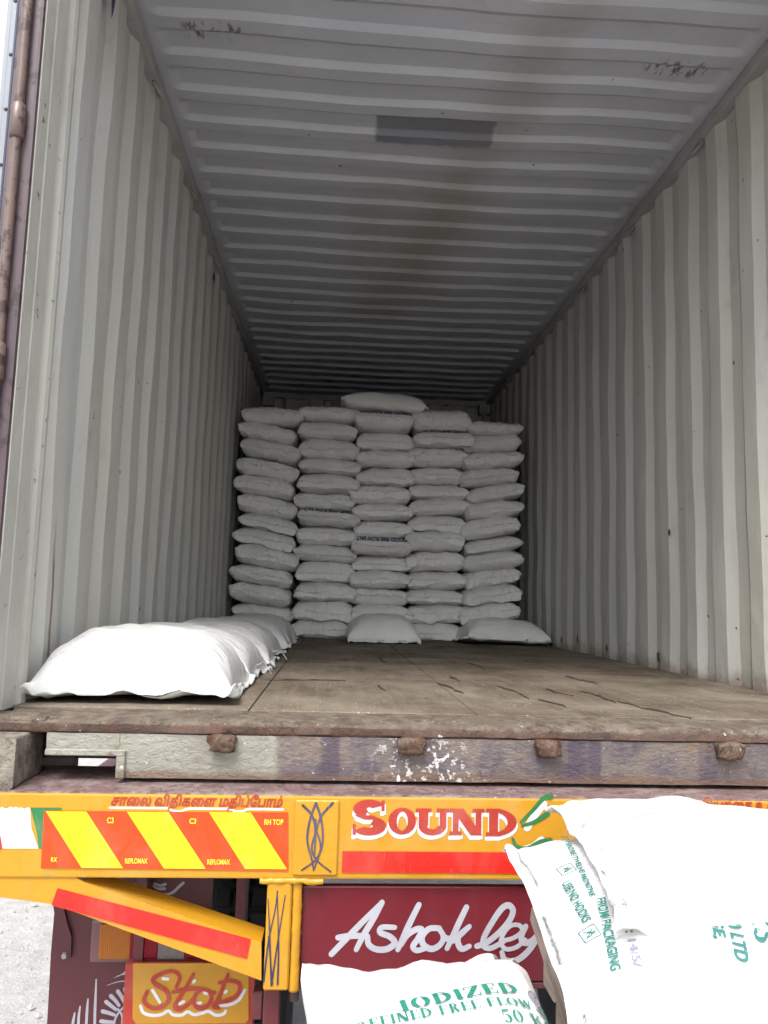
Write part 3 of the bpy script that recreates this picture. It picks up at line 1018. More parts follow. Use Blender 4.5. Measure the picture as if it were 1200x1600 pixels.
# ------------------------------------------------------------------ salt bags
def bag_mesh(name, L, W, T, seed, nu=30, nv=24, hem=.028, droop=.4, puck=.006, cre=.004, box_=5.0, low=.8, ear=.05, lift=0.0, rim=-.08, fold=0.0, flap=0.0):
    """filled woven bag lying flat: length on x, width on y; sewn hems at both ends"""
    rnd = random.Random(seed)
    sd = Vector((rnd.uniform(0, 50), rnd.uniform(0, 50), rnd.uniform(0, 50)))
    def prm(n):
        return [math.copysign(abs(math.sin(math.pi/2*(-1+2*i/n)))**.9, -1+2*i/n) for i in range(n+1)]
    us, vs = prm(nu), prm(nv)
    ext = [(-1, -hem), (-1, -hem*.5)], [(1, hem*.5), (1, hem)]
    ulist = [(u, e) for u, e in ext[0]]+[(u, 0) for u in us]+[(u, e) for u, e in ext[1]]
    bm = bmesh.new()
    shells = []
    bulge = [rnd.uniform(-.12, .12) for _ in range(4)]
    dr = [rnd.uniform(-1, .3)*droop, rnd.uniform(-1, .3)*droop]
    for side in (1, -1):
        g = []
        for (u, e) in ulist:
            row = []
            for v in vs:
                tu = max(0.0, 1-abs(u)**(box_*1.15))**.45; tv = max(0.0, 1-abs(v)**box_)**.45
                t = T/2*tu*tv
                tb = max(0.0, 1-abs(u)**(box_*2.4))**.45*max(0.0, 1-abs(v)**(box_*2.4))**.45
                asym = 1+bulge[0]*u+bulge[1]*v+bulge[2]*u*v
                x = L/2*u*(1-ear*(1-abs(v)**3)*abs(u)**2)
                y = W/2*v*(1-ear*.9*(1-abs(u)**3)*abs(v)**2)
                if e:
                    x += e*(1-.7*fold)
                    y *= 1-.02*abs(e)/hem
                p = Vector((x, y, 0))
                edge = max(abs(u)**5, abs(v)**5)
                # gathers running in from the hems
                pk = math.sin(v*W*55+4*noise.noise(sd+p*9))*puck*abs(u)**4*(1-.6*abs(v)**6)
                pk2 = math.sin(u*L*38+5*noise.noise(sd+p*7+Vector((3, 3, 3))))*puck*.6*abs(v)**6
                q = sd+p*6+Vector((0, 0, side*3))
                cr = (1-abs(noise.noise(q)))**5*cre*1.6-cre*.6+noise.noise(q*2.6)*cre*.55
                rz = rim*T
                if side > 0: z = rz+(T/2-rz)*tu*tv*asym
                else: z = rz+(-T/2*low-rz)*tb
                k3 = min(1.0, t/(T*.22)); k3 = k3*k3*(3-2*k3)
                dirn = side*k3+(1-k3)*.8
                z += (pk+pk2)*dirn*.7+cr*dirn
                if e or abs(u) > .985:
                    ww = noise.noise(sd+Vector((v*3, u*5, 1)))*.016+math.sin(v*9+seed)*.004
                    k = abs(e)/hem if hem else 0
                    z += ww*k+dr[0 if u < 0 else 1]*abs(e)*1.1-fold*abs(e)*.95
                    z += side*.0012*(1 if e else 0)
                # corner ears sag or stand
                z += (abs(u)**8*abs(v)**8)*noise.noise(sd+Vector((u*7, v*7, 0)))*.05
                if lift: z += lift*max(0, noise.noise(sd+Vector((u*3.2, v*2.0, 8))))*edge
                row.append(bm.verts.new((x, y, z)))
            g.append(row)
        shells.append(g)
        for i in range(len(ulist)-1):
            for j in range(len(vs)-1):
                f = (g[i][j], g[i+1][j], g[i+1][j+1], g[i][j+1])
                bm.faces.new(f if side > 0 else f[::-1])
    # close the rim
    top, bot = shells
    nU, nV = len(ulist), len(vs)
    for i in range(nU-1):
        for j in (0, nV-1):
            try: bm.faces.new((top[i][j], top[i+1][j], bot[i+1][j], bot[i][j]))
            except ValueError: pass
    for j in range(nV-1):
        for i in (0, nU-1):
            bm.faces.new((top[i][j], top[i][j+1], bot[i][j+1], bot[i][j]))
    # sewn ends folded down over the face
    if flap:
        for sg in (-1, 1):
            off = rnd.uniform(-.12, .12)
            strip = []
            for j in range(41):
                v = -.93+1.86*j/40+off*.3
                v = max(-.97, min(.97, v))
                xe = L/2*(1-ear*(1-abs(v)**3))
                fl = flap*(.75+.5*noise.noise(sd+Vector((v*2.2, sg*3, 0))))*(1+off*v*2)
                col = []
                for k in range(5):
                    f = k/4
                    wv = math.sin(v*W*70+6*noise.noise(sd+Vector((v*4, f, sg))))*.0035*f+noise.noise(sd+Vector((v*9, f*2, 5+sg)))*.006*f
                    zz = rim*T+.006-fl*f+(noise.noise(sd+Vector((v*3, 0, 9)))*.012)*(1-f*.3)
                    col.append(bm.verts.new((sg*(xe+.001+.007*f-.004*f*f+wv), W/2*v*(1-.03*f), zz)))
                strip.append(col)
            for j in range(40):
                for k in range(4):
                    bm.faces.new((strip[j][k], strip[j+1][k], strip[j+1][k+1], strip[j][k+1]))
    bmesh.ops.remove_doubles(bm, verts=bm.verts[:], dist=.0004)
    bmesh.ops.smooth_vert(bm, verts=bm.verts[:], factor=.25, use_axis_x=True, use_axis_y=True, use_axis_z=True)
    bmesh.ops.recalc_face_normals(bm, faces=bm.faces[:])
    me = bpy.data.meshes.new(name); bm.to_mesh(me); bm.free()
    return me

def bag_obj(me, loc, rot, label, group, mat):
    o = link('salt_bag', me, mat, None, True)
    o.rotation_euler = rot
    o.location = loc
    tag(o, label, 'bag', group)
    return o

def print_on(bag, name, polys, mat, place, step=.012, off=.0016, up_axis=1):
    """lay flat print (polygons, already in the bag's own x,y) onto its upper face"""
    me = bag.data
    bmt = bmesh.new(); bmt.from_mesh(me); tree = BVHTree.FromBMesh(bmt); bmt.free()
    bm = bmesh.new()
    for k, p in enumerate(polys):
        pts = [place(x, y) for x, y in p]
        try: bm.faces.new([bm.verts.new((a, b, k*1e-5)) for a, b in pts])
        except ValueError: pass
    xs = [v.co.x for v in bm.verts]; ys = [v.co.y for v in bm.verts]
    for axis, lo, hi in ((0, min(xs), max(xs)), (1, min(ys), max(ys))):
        q = lo+step
        while q < hi:
            co = Vector((q, 0, 0)) if axis == 0 else Vector((0, q, 0))
            no = Vector((1, 0, 0)) if axis == 0 else Vector((0, 1, 0))
            bmesh.ops.bisect_plane(bm, geom=bm.verts[:]+bm.edges[:]+bm.faces[:], plane_co=co, plane_no=no)
            q += step
    dead = []
    for v in bm.verts:
        h = tree.ray_cast(Vector((v.co.x, v.co.y, 1)), Vector((0, 0, -1)))
        if h[0] is None: dead.append(v)
        else: v.co = h[0]+h[1]*(off+v.co.z*.6)
    if dead: bmesh.ops.delete(bm, geom=dead, context='VERTS')
    bm.normal_update()
    m2 = bpy.data.meshes.new(name); bm.to_mesh(m2); bm.free()
    o = link(name, m2, mat, None, False)
    o.parent = bag
    return o

ORD = ['topmost', 'second', 'third', 'fourth', 'fifth', 'sixth', 'seventh', 'eighth', 'ninth', 'tenth', 'eleventh', 'twelfth', 'thirteenth']
COLN = ['leftmost column', 'second column from the left', 'middle column', 'fourth column from the left', 'rightmost column']
variants = [bag_mesh('salt_bag', .66, .468, .152, 100+k, 24, 56, hem=.006, droop=.3, puck=.0055, cre=.008, box_=4.3, low=.95, ear=.045, rim=.06-.09*(k % 3), flap=(.055, .07, .045, .0, .06)[k % 5]) for k in range(14)]
rnd = random.Random(5)
colx = [-.890, -.452, -.022, .395, .802]
top_z = [1.675, 1.70, 1.655, 1.71, 1.645]
rows = [13, 13, 13, 13, 13]
tilt = [8.5, 1, 0, -1, -8.5]
stack = {}
for c in range(5):
    n = rows[c]
    hh = [rnd.uniform(.86, 1.16) for _ in range(n)]
    if c == 3: hh[0] = 1.35
    zc_, lev = [0]*n, 0
    for r in range(n-1, -1, -1):
        zc_[r] = lev+hh[r]/2; lev += hh[r]
    k0 = (top_z[c]+.07)/lev
    for r in range(n):
        z = zc_[r]*k0
        k = rnd.randrange(len(variants))
        depth = rnd.uniform(-.045, .045)
        tl = tilt[c]*(.5+.7*math.sin(math.pi*(r+1)/(n+1)))*(0 if r == n-1 else 1)+rnd.uniform(-2.2, 2.2)
        if r == 0: tl = rnd.uniform(-2, 2)
        x = colx[c]+rnd.uniform(-.022, .022)-(.012*(r/(n-1))*(1 if c == 0 else -.3 if c == 4 else 0))*2
        flip = math.pi if rnd.random() < .5 else 0
        if r == n-1: lab = f'bottom salt bag, on the floor, {COLN[c]} of the stack'
        else: lab = f'{ORD[r]} salt bag{" from the top" if r else ""}, {COLN[c]} of the stack'
        y = 4.20+depth+(.04 if r < 2 else 0)
        o = bag_obj(variants[k], (x, y, z), (0, 0, 0), lab, 'salt bags in the big stack', MAT_BAG_IN)
        m = Euler((0, R(tl), 0)).to_matrix() @ Euler((0, 0, math.pi/2+flip+R(rnd.uniform(-3, 3)))).to_matrix()
        o.rotation_euler = m.to_euler()
        o.scale = (1, rnd.uniform(.97, 1.03), hh[r]*k0/.136)
        stack[(c, r)] = (o, flip)

def navy_line(bag, flip, text, zc=.064, size=.033, width=.38, y0=0.0):
    """navy line over the upper edge of the end that faces the door; upside down from there"""
    polys, w = font_polys(text, 0, .06)
    sc = width/w
    e = -1 if flip == 0 else 1
    bmt = bmesh.new(); bmt.from_mesh(bag.data); tree = BVHTree.FromBMesh(bmt); bmt.free()
    bm = bmesh.new()
    for p in polys:
        bm.faces.new([bm.verts.new((0, y0-e*(x*sc-width/2), zc-y*size)) for x, y in p])
    for q in range(1, int(width/.02)):
        bmesh.ops.bisect_plane(bm, geom=bm.verts[:]+bm.edges[:]+bm.faces[:], plane_co=Vector((0, -width/2+q*.02, 0)), plane_no=Vector((0, 1, 0)))
    for zz in (.042, .049, .056, .062):
        bmesh.ops.bisect_plane(bm, geom=bm.verts[:]+bm.edges[:]+bm.faces[:], plane_co=Vector((0, 0, zz)), plane_no=Vector((0, 0, 1)))
    dead = []
    for v in bm.verts:
        h = tree.ray_cast(Vector((e, v.co.y, v.co.z)), Vector((-e, 0, 0)))
        if h[0] is None or h[0].x*e < .1: dead.append(v)
        else: v.co = h[0]+Vector((e*.004, 0, .003))
    if dead: bmesh.ops.delete(bm, geom=dead, context='VERTS')
    m2 = bpy.data.meshes.new('print'); bm.to_mesh(m2); bm.free()
    o = link('print', m2, MAT_NAVY, None, False)
    o.parent = bag

navy_line(*stack[(3, 1)], 'IODIZED FREE FLOW SALT')
navy_line(*stack[(1, 6)], 'REFINED FREE FLOW SALT')
navy_line(*stack[(2, 7)], 'IODIZED FREE FLOW SALT')
navy_line(*stack[(2, 0)], 'IODIZED FREE FLOW SALT', .068)
for key in ((3, 1), (1, 6), (2, 7), (2, 0)):
    stack[key][0].location.y = 4.12
    if key[1]: stack[(key[0], key[1]-1)][0].location.y = 4.235

# second tier of the stack, just showing over the front one
for (x, z, lab) in ((-.45, 1.80, 'salt bag peeping out behind the second column, printed along its top edge'),
                    (.52, 1.77, 'salt bag behind the fourth column, only its top corner showing')):
    o = bag_obj(variants[3], (x, 4.72, z), (0, 0, math.pi/2), lab, 'salt bags behind the stack front', MAT_BAG_IN)
    o2 = bag_obj(variants[5], (x, 4.74, z-.135), (0, 0, math.pi/2), lab.replace('salt bag', 'lower salt bag', 1).replace('peeping out', 'tucked in'), 'salt bags behind the stack front', MAT_BAG_IN)
    if x < 0: navy_line(o, 0, 'REFINED FREE FLOW SALT', .07, .035, .36)

# bag laid crosswise on top
big = bag_mesh('salt_bag', .64, .46, .17, 77, 34, 28, hem=.025, droop=.5, puck=.005, cre=.005, box_=4.2, low=.8, ear=.05, rim=-.1)
crossing = bag_obj(big, (-.045, 4.12, 1.808), (R(-3), R(2), R(4)), 'salt bag lying crosswise on top of the big stack', 'salt bags in the big stack', MAT_BAG_IN)
# two loose bags on the floor in front of the stack
fl1 = bag_mesh('salt_bag', .60, .50, .215, 78, 34, 30, hem=.02, droop=.8, puck=.006, cre=.006, box_=3.4, low=.78, ear=.05, rim=-.30)
bag_obj(fl1, (-.035, 3.66, .088), (0, R(0), R(92)), 'fat salt bag on the floor in front of the middle column', 'loose salt bags at the foot of the stack', MAT_BAG_IN)
fl2 = bag_mesh('salt_bag', .60, .48, .20, 79, 34, 30, hem=.035, droop=.4, puck=.007, cre=.006, box_=3.2, low=.78, ear=.05, rim=-.30)
bag_obj(fl2, (.845, 3.70, .082), (R(-5), R(2), R(3)), 'salt bag slumped on the floor against the right wall, in front of the stack', 'loose salt bags at the foot of the stack', MAT_BAG_IN)

# row of bags along the left wall
rowdef = [  # y, L, W, T, xc, rot, seed
    (.430, .535, .54, .212, -.905, 1.5, 201, 'large bright white salt bag nearest the door, at the front of the left row'),
    (.985, .535, .49, .200, -.905, -2.0, 202, 'second salt bag of the row along the left wall'),
    (1.500, .535, .49, .195, -.895, 2.0, 203, 'third salt bag of the row along the left wall'),
    (2.010, .535, .48, .195, -.905, -1.5, 204, 'fourth salt bag of the row along the left wall'),
    (2.520, .535, .48, .195, -.890, 2.5, 205, 'fifth salt bag of the row along the left wall'),
    (3.030, .535, .48, .195, -.895, 0.0, 206, 'sixth salt bag of the row along the left wall, in shade'),
    (3.500, .535, .48, .190, -.890, 0.0, 207, 'last salt bag of the left row, touching the big stack'),
]
row_objs = []
for i, (y, L, W, T, xc, rz, seed, lab) in enumerate(rowdef):
    hi = i < 3
    me = bag_mesh('salt_bag', L, W, T, seed, 60 if hi else 34, 56 if hi else 30, hem=.018, droop=.3, puck=.0035, cre=.007, box_=2.9, low=.72, ear=.06, lift=.032 if i == 0 else .012, rim=-.33)
    o = bag_obj(me, (xc, y, T*.36+.008), (R(-2), 0, R(rz)), lab, 'row of salt bags along the left wall', MAT_BAG)
    row_objs.append(o)
    # loose stitching threads at the sewn end
    if 1 <= i <= 2:
        bm = bmesh.new()
        rn = random.Random(seed)
        for k in range(3):
            y0 = rn.uniform(-W*.42, -W*.25); a = rn.uniform(-.6, .6)
            p0 = Vector((L/2+.012, y0, -T*.15)); 
            tube(bm, [p0, p0+Vector((.025, a*.02, .012)), p0+Vector((.05, a*.05, -.01-.02*rn.random()))], .0008, 5)
        th = link('thread', bpy.data.meshes.new('thread'), MAT_BAG, None)
        bm.to_mesh(th.data); bm.free(); th.parent = o
def row_print(o, W):
    polys, w = font_polys('REFINED FREE FLOW SALT', 0, .02)
    s = .40/w
    print_on(o, 'print', polys, MAT_NAVY, lambda x, y: (-.22+x*s, W/2*.62-y*.035), .02, .002)
row_print(row_objs[2], .52)
row_print(row_objs[3], .50)

# ------------------------------------------------------------------ truck under the container
BY = -.115        # plane of the painted rear beam
truck = empty('flatbed_truck', (0, 1.0, GZ), 'yellow and maroon truck rear with hand-painted lettering under the container', 'truck')
part_box('deck_plate', MAT_DECK, truck, -1.25, 1.25, BY+.004, .16, -.168, -.1535, .003)
beam = part_box('rear_beam', MAT_YEL, truck, -1.27, 1.27, BY, -.02, -.334, -.1565, .004, 2)

# lower wing at the left, running into the sloping brace; mirrored at the right
def brace(s):
    bm = bmesh.new()
    pts = [(-1.27, -.3345), (-1.27, -.322), (-.935, -.3345), (-.920, -.345), (-.515, -.478), (-.500, -.548)]
    face = [(-1.0791, -0.3510), (-0.9438, -0.3438), (-0.9028, -0.3450), (-0.5113, -0.4694), (-0.5078, -0.5488), (-0.9608, -0.3917), (-1.0779, -0.3656)]
    face = [(-1.27, -.322), (face[1][0], -.322)]+face[2:-1]+[(-1.27, -.352)]
    pts = [face[0], face[1], face[2], face[3], face[4], face[5], face[6]]
    prism_xz(bm, [(s*-p[0], p[1]) for p in pts], BY+.005, BY+.012)
    o = mesh('brace', bm, MAT_YEL, truck)
    # top flange of the angle bar
    bm = bmesh.new()
    a, b = face[2], face[3]
    z = .0
    q = [(a[0], a[1]), (b[0], b[1]), (b[0], b[1]-.007), (a[0], a[1]-.007)]
    prism_xz(bm, [(s*-p[0], p[1]-.001) for p in q], BY+.0125, BY+.085)
    mesh('flange', bm, MAT_YEL, o)
    # red reflective tape
    tp = [(-0.9582, -0.3569), (-0.5345, -0.4621), (-0.5410, -0.5034), (-0.9686, -0.3922)]
    bm = bmesh.new()
    prism_xz(bm, [(s*-p[0], p[1]) for p in tp], BY+.0032, BY+.0046)
    mesh('reflective_tape', bm, MAT_REFL_R, o)
    return o
brace(-1)
brace(1)

# uprights either side of the maroon board, thick with weld and paint
def upright(s):
    z0, z1 = -.568, -.3345
    x0, x1 = -.503, -.448
    bm = bmesh.new()
    a, b = sorted((s*-x0, s*-x1))
    box(bm, a, b, BY-.001, BY+.07, z0, z1, .004)
    o = mesh('upright', bm, MAT_YEL, truck)
    bm = bmesh.new()   # ragged weld bead
    rows = []
    for i in range(46):
        z = z0-.004+(z1-z0+.03)*i/45
        ring = []
        for k in range(8):
            an = 2*math.pi*k/8
            r = .0105+noise.noise(Vector((z*70, k*1.3, 2+s)))*.0022+noise.noise(Vector((z*200, k*2.3, 2+s)))*.0014
            ring.append(bm.verts.new((s*.4365+math.cos(an)*r*1.05, BY+.010+math.sin(an)*r*.9, z)))
        rows.append(ring)
    for i in range(45):
        for k in range(8):
            bm.faces.new((rows[i][k], rows[i][(k+1) % 8], rows[i+1][(k+1) % 8], rows[i+1][k]))
    bm.faces.new(rows[0]); bm.faces.new(rows[-1][::-1])
    mesh('weld_bead', bm, MAT_YEL, o, smooth=True)
    bm = bmesh.new()   # bead along the beam's lower edge
    rows = []
    for i in range(30):
        x = s*-(-.52+.14*i/29)
        rows.append([bm.verts.new((x, BY+.004+math.cos(2*math.pi*k/7)*(.009+noise.noise(Vector((x*60, k*1.7, 5)))*.004), -.339+math.sin(2*math.pi*k/7)*(.008+noise.noise(Vector((x*60, k*2.1, 9)))*.005))) for k in range(7)])
    for i in range(29):
        for k in range(7):
            bm.faces.new((rows[i][k], rows[i][(k+1) % 7], rows[i+1][(k+1) % 7], rows[i+1][k]))
    mesh('weld_bead', bm, MAT_YEL, o, smooth=True)
    return o
up_l = upright(-1)
upright(1)
# box on the beam with the blue scrollwork, one each side
bx = [(-0.4490, -0.1644), (-0.3517, -0.1620), (-0.3494, -0.3173), (-0.4456, -0.3206)]
bxa = min(p[0] for p in bx); bxb = max(p[0] for p in bx)
for s in (-1, 1):
    a, b = sorted((s*-bxa, s*-bxb))
    pl = part_box('beam_box', MAT_YEL, truck, a, b, BY-.007, BY-.0002, -.325, -.163, .003)
    if s == -1: box_l = pl
P = Paint(BY-.007)
for pts in [[(-0.4313, -0.1739), (-0.4107, -0.1944), (-0.3999, -0.2252), (-0.3879, -0.2637), (-0.4001, -0.2919), (-0.4286, -0.3125)], [(-0.3644, -0.1680), (-0.3892, -0.1967), (-0.3997, -0.2304), (-0.4080, -0.2664), (-0.3948, -0.2919), (-0.3636, -0.3157)], [(-0.4020, -0.1684), (-0.4126, -0.1995), (-0.4183, -0.2331), (-0.4168, -0.2588), (-0.4084, -0.2843), (-0.4020, -0.3124)], [(-0.4020, -0.1684), (-0.3902, -0.1993), (-0.3847, -0.2328), (-0.3853, -0.2611), (-0.3934, -0.2868), (-0.4020, -0.3124)], [(-0.4023, -0.2046), (-0.4007, -0.2484), (-0.4011, -0.2792)]]:
    P.stroke(pts, .0042, (1.3, .75))
P.build('scrollwork', MAT_BLUE, box_l)
P = Paint(BY-.001)
for pts in [[(-0.4799, -0.3590), (-0.4844, -0.4034), (-0.4954, -0.4636), (-0.5022, -0.5480)], [(-0.4810, -0.3590), (-0.4762, -0.4235), (-0.4726, -0.4836), (-0.4717, -0.5531)], [(-0.4626, -0.3680), (-0.4698, -0.4235), (-0.4761, -0.4736), (-0.4852, -0.5555)], [(-0.5003, -0.3757), (-0.4947, -0.4336), (-0.4900, -0.4935), (-0.4852, -0.5555)], [(-0.4959, -0.4536), (-0.4895, -0.5035), (-0.4832, -0.5530)]]:
    P.stroke(pts, .0032, (.6, 1.2))
P.build('scrollwork', MAT_BLUE, up_l)

# maroon name board with its lettering
boardpts = [(-0.4270, -0.3570), (-0.4191, -0.5619)]
x0, zt, zb = boardpts[0][0], boardpts[0][1], boardpts[1][1]
board = part_box('name_board', MAT_MAROON, truck, x0, -x0, -.090, -.070, zb, zt, .004, 2)
part_box('board_frame', MAT_MAROON_FRAME, board, x0-.01, -x0+.01, -.088, -.04, zb-.017, zb-.0025, .003)
P = Paint(-.090)
W_ = .0134
for pts in [[(-0.3562, -0.5023), (-0.3268, -0.4725), (-0.2885, -0.4335), (-0.2472, -0.3932)], [(-0.2457, -0.3917), (-0.2638, -0.4259), (-0.2850, -0.4610), (-0.3009, -0.4924)], [(-0.3427, -0.4670), (-0.3113, -0.4630), (-0.2770, -0.4640)], [(-0.2770, -0.4640), (-0.2728, -0.4820), (-0.2551, -0.4919), (-0.2314, -0.4910), (-0.2148, -0.4785), (-0.2257, -0.4650), (-0.2482, -0.4560), (-0.2442, -0.4450), (-0.2156, -0.4450)], [(-0.1619, -0.3965), (-0.1767, -0.4258), (-0.1925, -0.4585), (-0.2075, -0.4925)], [(-0.2009, -0.4820), (-0.1871, -0.4620), (-0.1661, -0.4489), (-0.1538, -0.4509), (-0.1619, -0.4685), (-0.1732, -0.4850), (-0.1651, -0.4940), (-0.1455, -0.4900)], [(-0.1144, -0.4469), (-0.1368, -0.4479), (-0.1525, -0.4635), (-0.1499, -0.4820), (-0.1306, -0.4910), (-0.1121, -0.4820), (-0.1044, -0.4650), (-0.1144, -0.4479)], [(-0.1055, -0.4640), (-0.0958, -0.4690), (-0.0830, -0.4670)], [(-0.0529, -0.4013), (-0.0675, -0.4307), (-0.0820, -0.4609), (-0.0960, -0.4900)], [(-0.0829, -0.4740), (-0.0644, -0.4584), (-0.0459, -0.4428)], [(-0.0713, -0.4619), (-0.0711, -0.4785), (-0.0623, -0.4911), (-0.0453, -0.4850)], [(-0.0281, -0.4851), (-0.0078, -0.4785), (0.0216, -0.4568), (0.0456, -0.4305), (0.0541, -0.4091), (0.0443, -0.3969), (0.0281, -0.4041), (0.0068, -0.4331), (-0.0122, -0.4669), (-0.0120, -0.4851), (0.0042, -0.4891), (0.0320, -0.4760)], [(0.0836, -0.4426), (0.0740, -0.4634), (0.0784, -0.4770), (0.0957, -0.4750), (0.1135, -0.4583), (0.1271, -0.4415)], [(0.1271, -0.4415), (0.1109, -0.4669), (0.0894, -0.4962), (0.0625, -0.5153), (0.0367, -0.5142), (0.0290, -0.4981)], [(0.1434, -0.4395), (0.1282, -0.4583), (0.1207, -0.4760), (0.1261, -0.4886)]]:
    P.stroke(pts, W_, (.95, 1.05, .85))
for pts in [[(0.0298, -0.4740), (0.0568, -0.4669), (0.0750, -0.4528), (0.0695, -0.4406), (0.0501, -0.4406), (0.0340, -0.4558), (0.0266, -0.4770), (0.0386, -0.4911), (0.0623, -0.4871), (0.0827, -0.4710)]]:
    P.stroke(pts, .0100, (1, 1))
P.build('lettering', MAT_SILVER, board)

# hazard chevron board
hb = [(-0.9967, -0.1930), (-0.4638, -0.1912), (-0.4587, -0.3158), (-0.9945, -0.3127)]
bm = bmesh.new()
prism_xz(bm, hb, BY-.003, BY-.0002)
hazard = mesh('hazard_board', bm, MAT_REFL_O, truck)
for quad in [[(-0.9920, -0.1938), (-0.9053, -0.1934), (-0.8188, -0.3117), (-0.9069, -0.3117)], [(-0.8171, -0.1931), (-0.7272, -0.1927), (-0.6400, -0.3118), (-0.7297, -0.3118)], [(-0.6378, -0.1923), (-0.5463, -0.1920), (-0.4615, -0.3118), (-0.5529, -0.3118)]]:
    bm = bmesh.new(); prism_xz(bm, quad, BY-.0042, BY-.0031)
    mesh('stripe', bm, MAT_REFL_Y, hazard)
P = Paint(BY-.0044, .0004)
def sans(P, text, box4, shear=0, bold=.03):
    polys, w = font_polys(text, shear, bold)
    (xa, za), (xb, zb2) = box4
    P.faces(polys, xa, za, (xb-xa)/w, (zb2-za))
for text, b in (('C3', [(-0.8590, -0.2166), (-0.8445, -0.2049)]), ('C3', [(-0.6801, -0.2163), (-0.6653, -0.2052)]), ('RH TOP', [(-0.5152, -0.2169), (-0.4731, -0.2055)]),
                ('REFLOMAX', [(-0.8148, -0.3013), (-0.7664, -0.2909)]), ('REFLOMAX', [(-0.6364, -0.3023), (-0.5865, -0.2918)]), ('RX', [(-0.9734, -0.2989), (-0.9604, -0.2895)])):
    sans(P, text, b, 0, .035)
P.build('print', MAT_INK_Y, hazard)

# painted flag at the left end of the beam
P = Paint(BY)
rn = random.Random(3)
fl = [(-1.0917, -0.1874), (-1.0275, -0.1867), (-1.0032, -0.2728), (-1.0847, -0.2734)]
ledge = [(-1.13+i*.006, fl[0][1]+rn.uniform(-.003, .003)) for i in range(int((fl[1][0]+1.13)/.006))]
P.poly([(-1.13, fl[3][1]), (fl[2][0], fl[2][1]), (fl[1][0]+.006, (fl[1][1]+fl[2][1])/2), (fl[1][0], fl[1][1])]+ledge[::-1])
P.build('painted_flag', MAT_WHITE, beam)
P = Paint(BY)
gq = [(-1.0268, -0.1867), (-0.9603, -0.1860), (-0.9585, -0.1914), (-0.9942, -0.1918), (-0.9950, -0.2727), (-1.0025, -0.2728), (-1.0099, -0.2379)]
P.poly(gq); P.build('painted_flag', MAT_GREEN, beam)
P = Paint(BY, .002)
P.poly([(-1.0980, -0.2412), (-1.0860, -0.2464), (-1.0790, -0.2745), (-1.0953, -0.2746)]); P.build('painted_flag', MAT_RED, beam)

# hand-painted Tamil line above the hazard board
def tamil(text, b, under):
    polys, w = font_polys(text, .25, 0, .048)
    (xa, za), (xb, zb2) = b
    P = Paint(BY)
    for i, pl in enumerate(polys):
        P.k = i % 9
        P.poly([(xa+x*(xb-xa)/w, za+y*(zb2-za)) for x, y in pl])
    P.build('lettering', MAT_RED, beam)
    if under:
        P = Paint(BY, .0005)
        P.stroke(under, .0052, (.9, 1)); P.build('lettering', MAT_WHITE, beam)
tamil('\u0b9a\u0bbe\u0bc8\u0bb2 \u0bb5\u0bbf\u0ba4\u0bbf\u0b95\u0bc8\u0bb3 \u0bae\u0ba4\u0bbf\u0baa\u0bcd\u0bc7\u0baa\u0bbe\u0bae\u0bcd', [(-0.8542, -0.1795), (-0.4766, -0.1589)], [[(-0.8565, -0.1854), (-0.7781, -0.1853), (-0.7312, -0.1855), (-0.7182, -0.1903), (-0.7001, -0.1916), (-0.6841, -0.1857), (-0.6332, -0.1852), (-0.5912, -0.1855), (-0.5818, -0.1904), (-0.5636, -0.1902), (-0.5491, -0.1851), (-0.4757, -0.1850)]][0])
tamil('\u0b87\u0baf\u0bb1\u0bcd\u0bc8\u0b95 \u0b89\u0ba4\u0bb5', [(0.4858, -0.1784), (0.6924, -0.1533)], None)

# SOUND, red slab letters over a white shadow, and the green stroke that follows
Z7 = [[(-0.3179, -0.2390), (-0.2427, -0.1612)], [(-0.2380, -0.2363), (-0.1752, -0.1783)], [(-0.1761, -0.2374), (-0.0996, -0.1792)], [(-0.0986, -0.2367), (-0.0192, -0.1789)], [(-0.0152, -0.2382), (0.0550, -0.1781)]]
for mat, dx, dz, off in ((MAT_WHITE, -.002, -.0105, .0004), (MAT_WHITE, .003, -.0085, .0008), (MAT_RED, 0, 0, .0022)):
    P = Paint(BY, off)
    for ch, b in zip('SOUND', Z7):
        polys, w = serif(ch, .27, .14 if ch != 'S' else .17, .085)
        xs = [x for p in polys for x, _ in p]
        a, c = min(xs), max(xs)
        sx_ = (b[1][0]-b[0][0])/(c-a)
        for i, pl in enumerate(polys):
            P.k = i % 12
            P.poly([(b[0][0]+(x-a)*sx_+dx, b[0][1]+y*(b[1][1]-b[0][1])+dz) for x, y in pl])
    P.build('lettering', mat, beam)
P = Paint(BY, .0006)
for pts in [[(0.0357, -0.2623), (0.0578, -0.2700), (0.0909, -0.2619), (0.1130, -0.2461)], [(0.0796, -0.2201), (0.0962, -0.1936), (0.1183, -0.1669)]]:
    P.stroke(pts, .016)
P.build('lettering', MAT_WHITE, beam)
P = Paint(BY, .0016)
for pts in [[(0.0657, -0.2070), (0.0906, -0.1830), (0.1183, -0.1536), (0.1339, -0.1508)], [(0.0685, -0.2149), (0.0962, -0.2067), (0.1268, -0.1880)], [(0.0466, -0.2440), (0.0550, -0.2596), (0.0799, -0.2646), (0.1075, -0.2513), (0.1325, -0.2459)]]:
    P.stroke(pts, .0085, (.8, 1.4))
P.build('lettering', MAT_GREEN, beam)
# long red tape under the name
ta = [(-0.3394, -0.2735), (-0.3379, -0.3193)]
part_box('reflective_tape', MAT_REFL_R, beam, ta[0][0], -ta[0][0], BY-.0026, BY-.0006, ta[1][1], ta[0][1], 0)

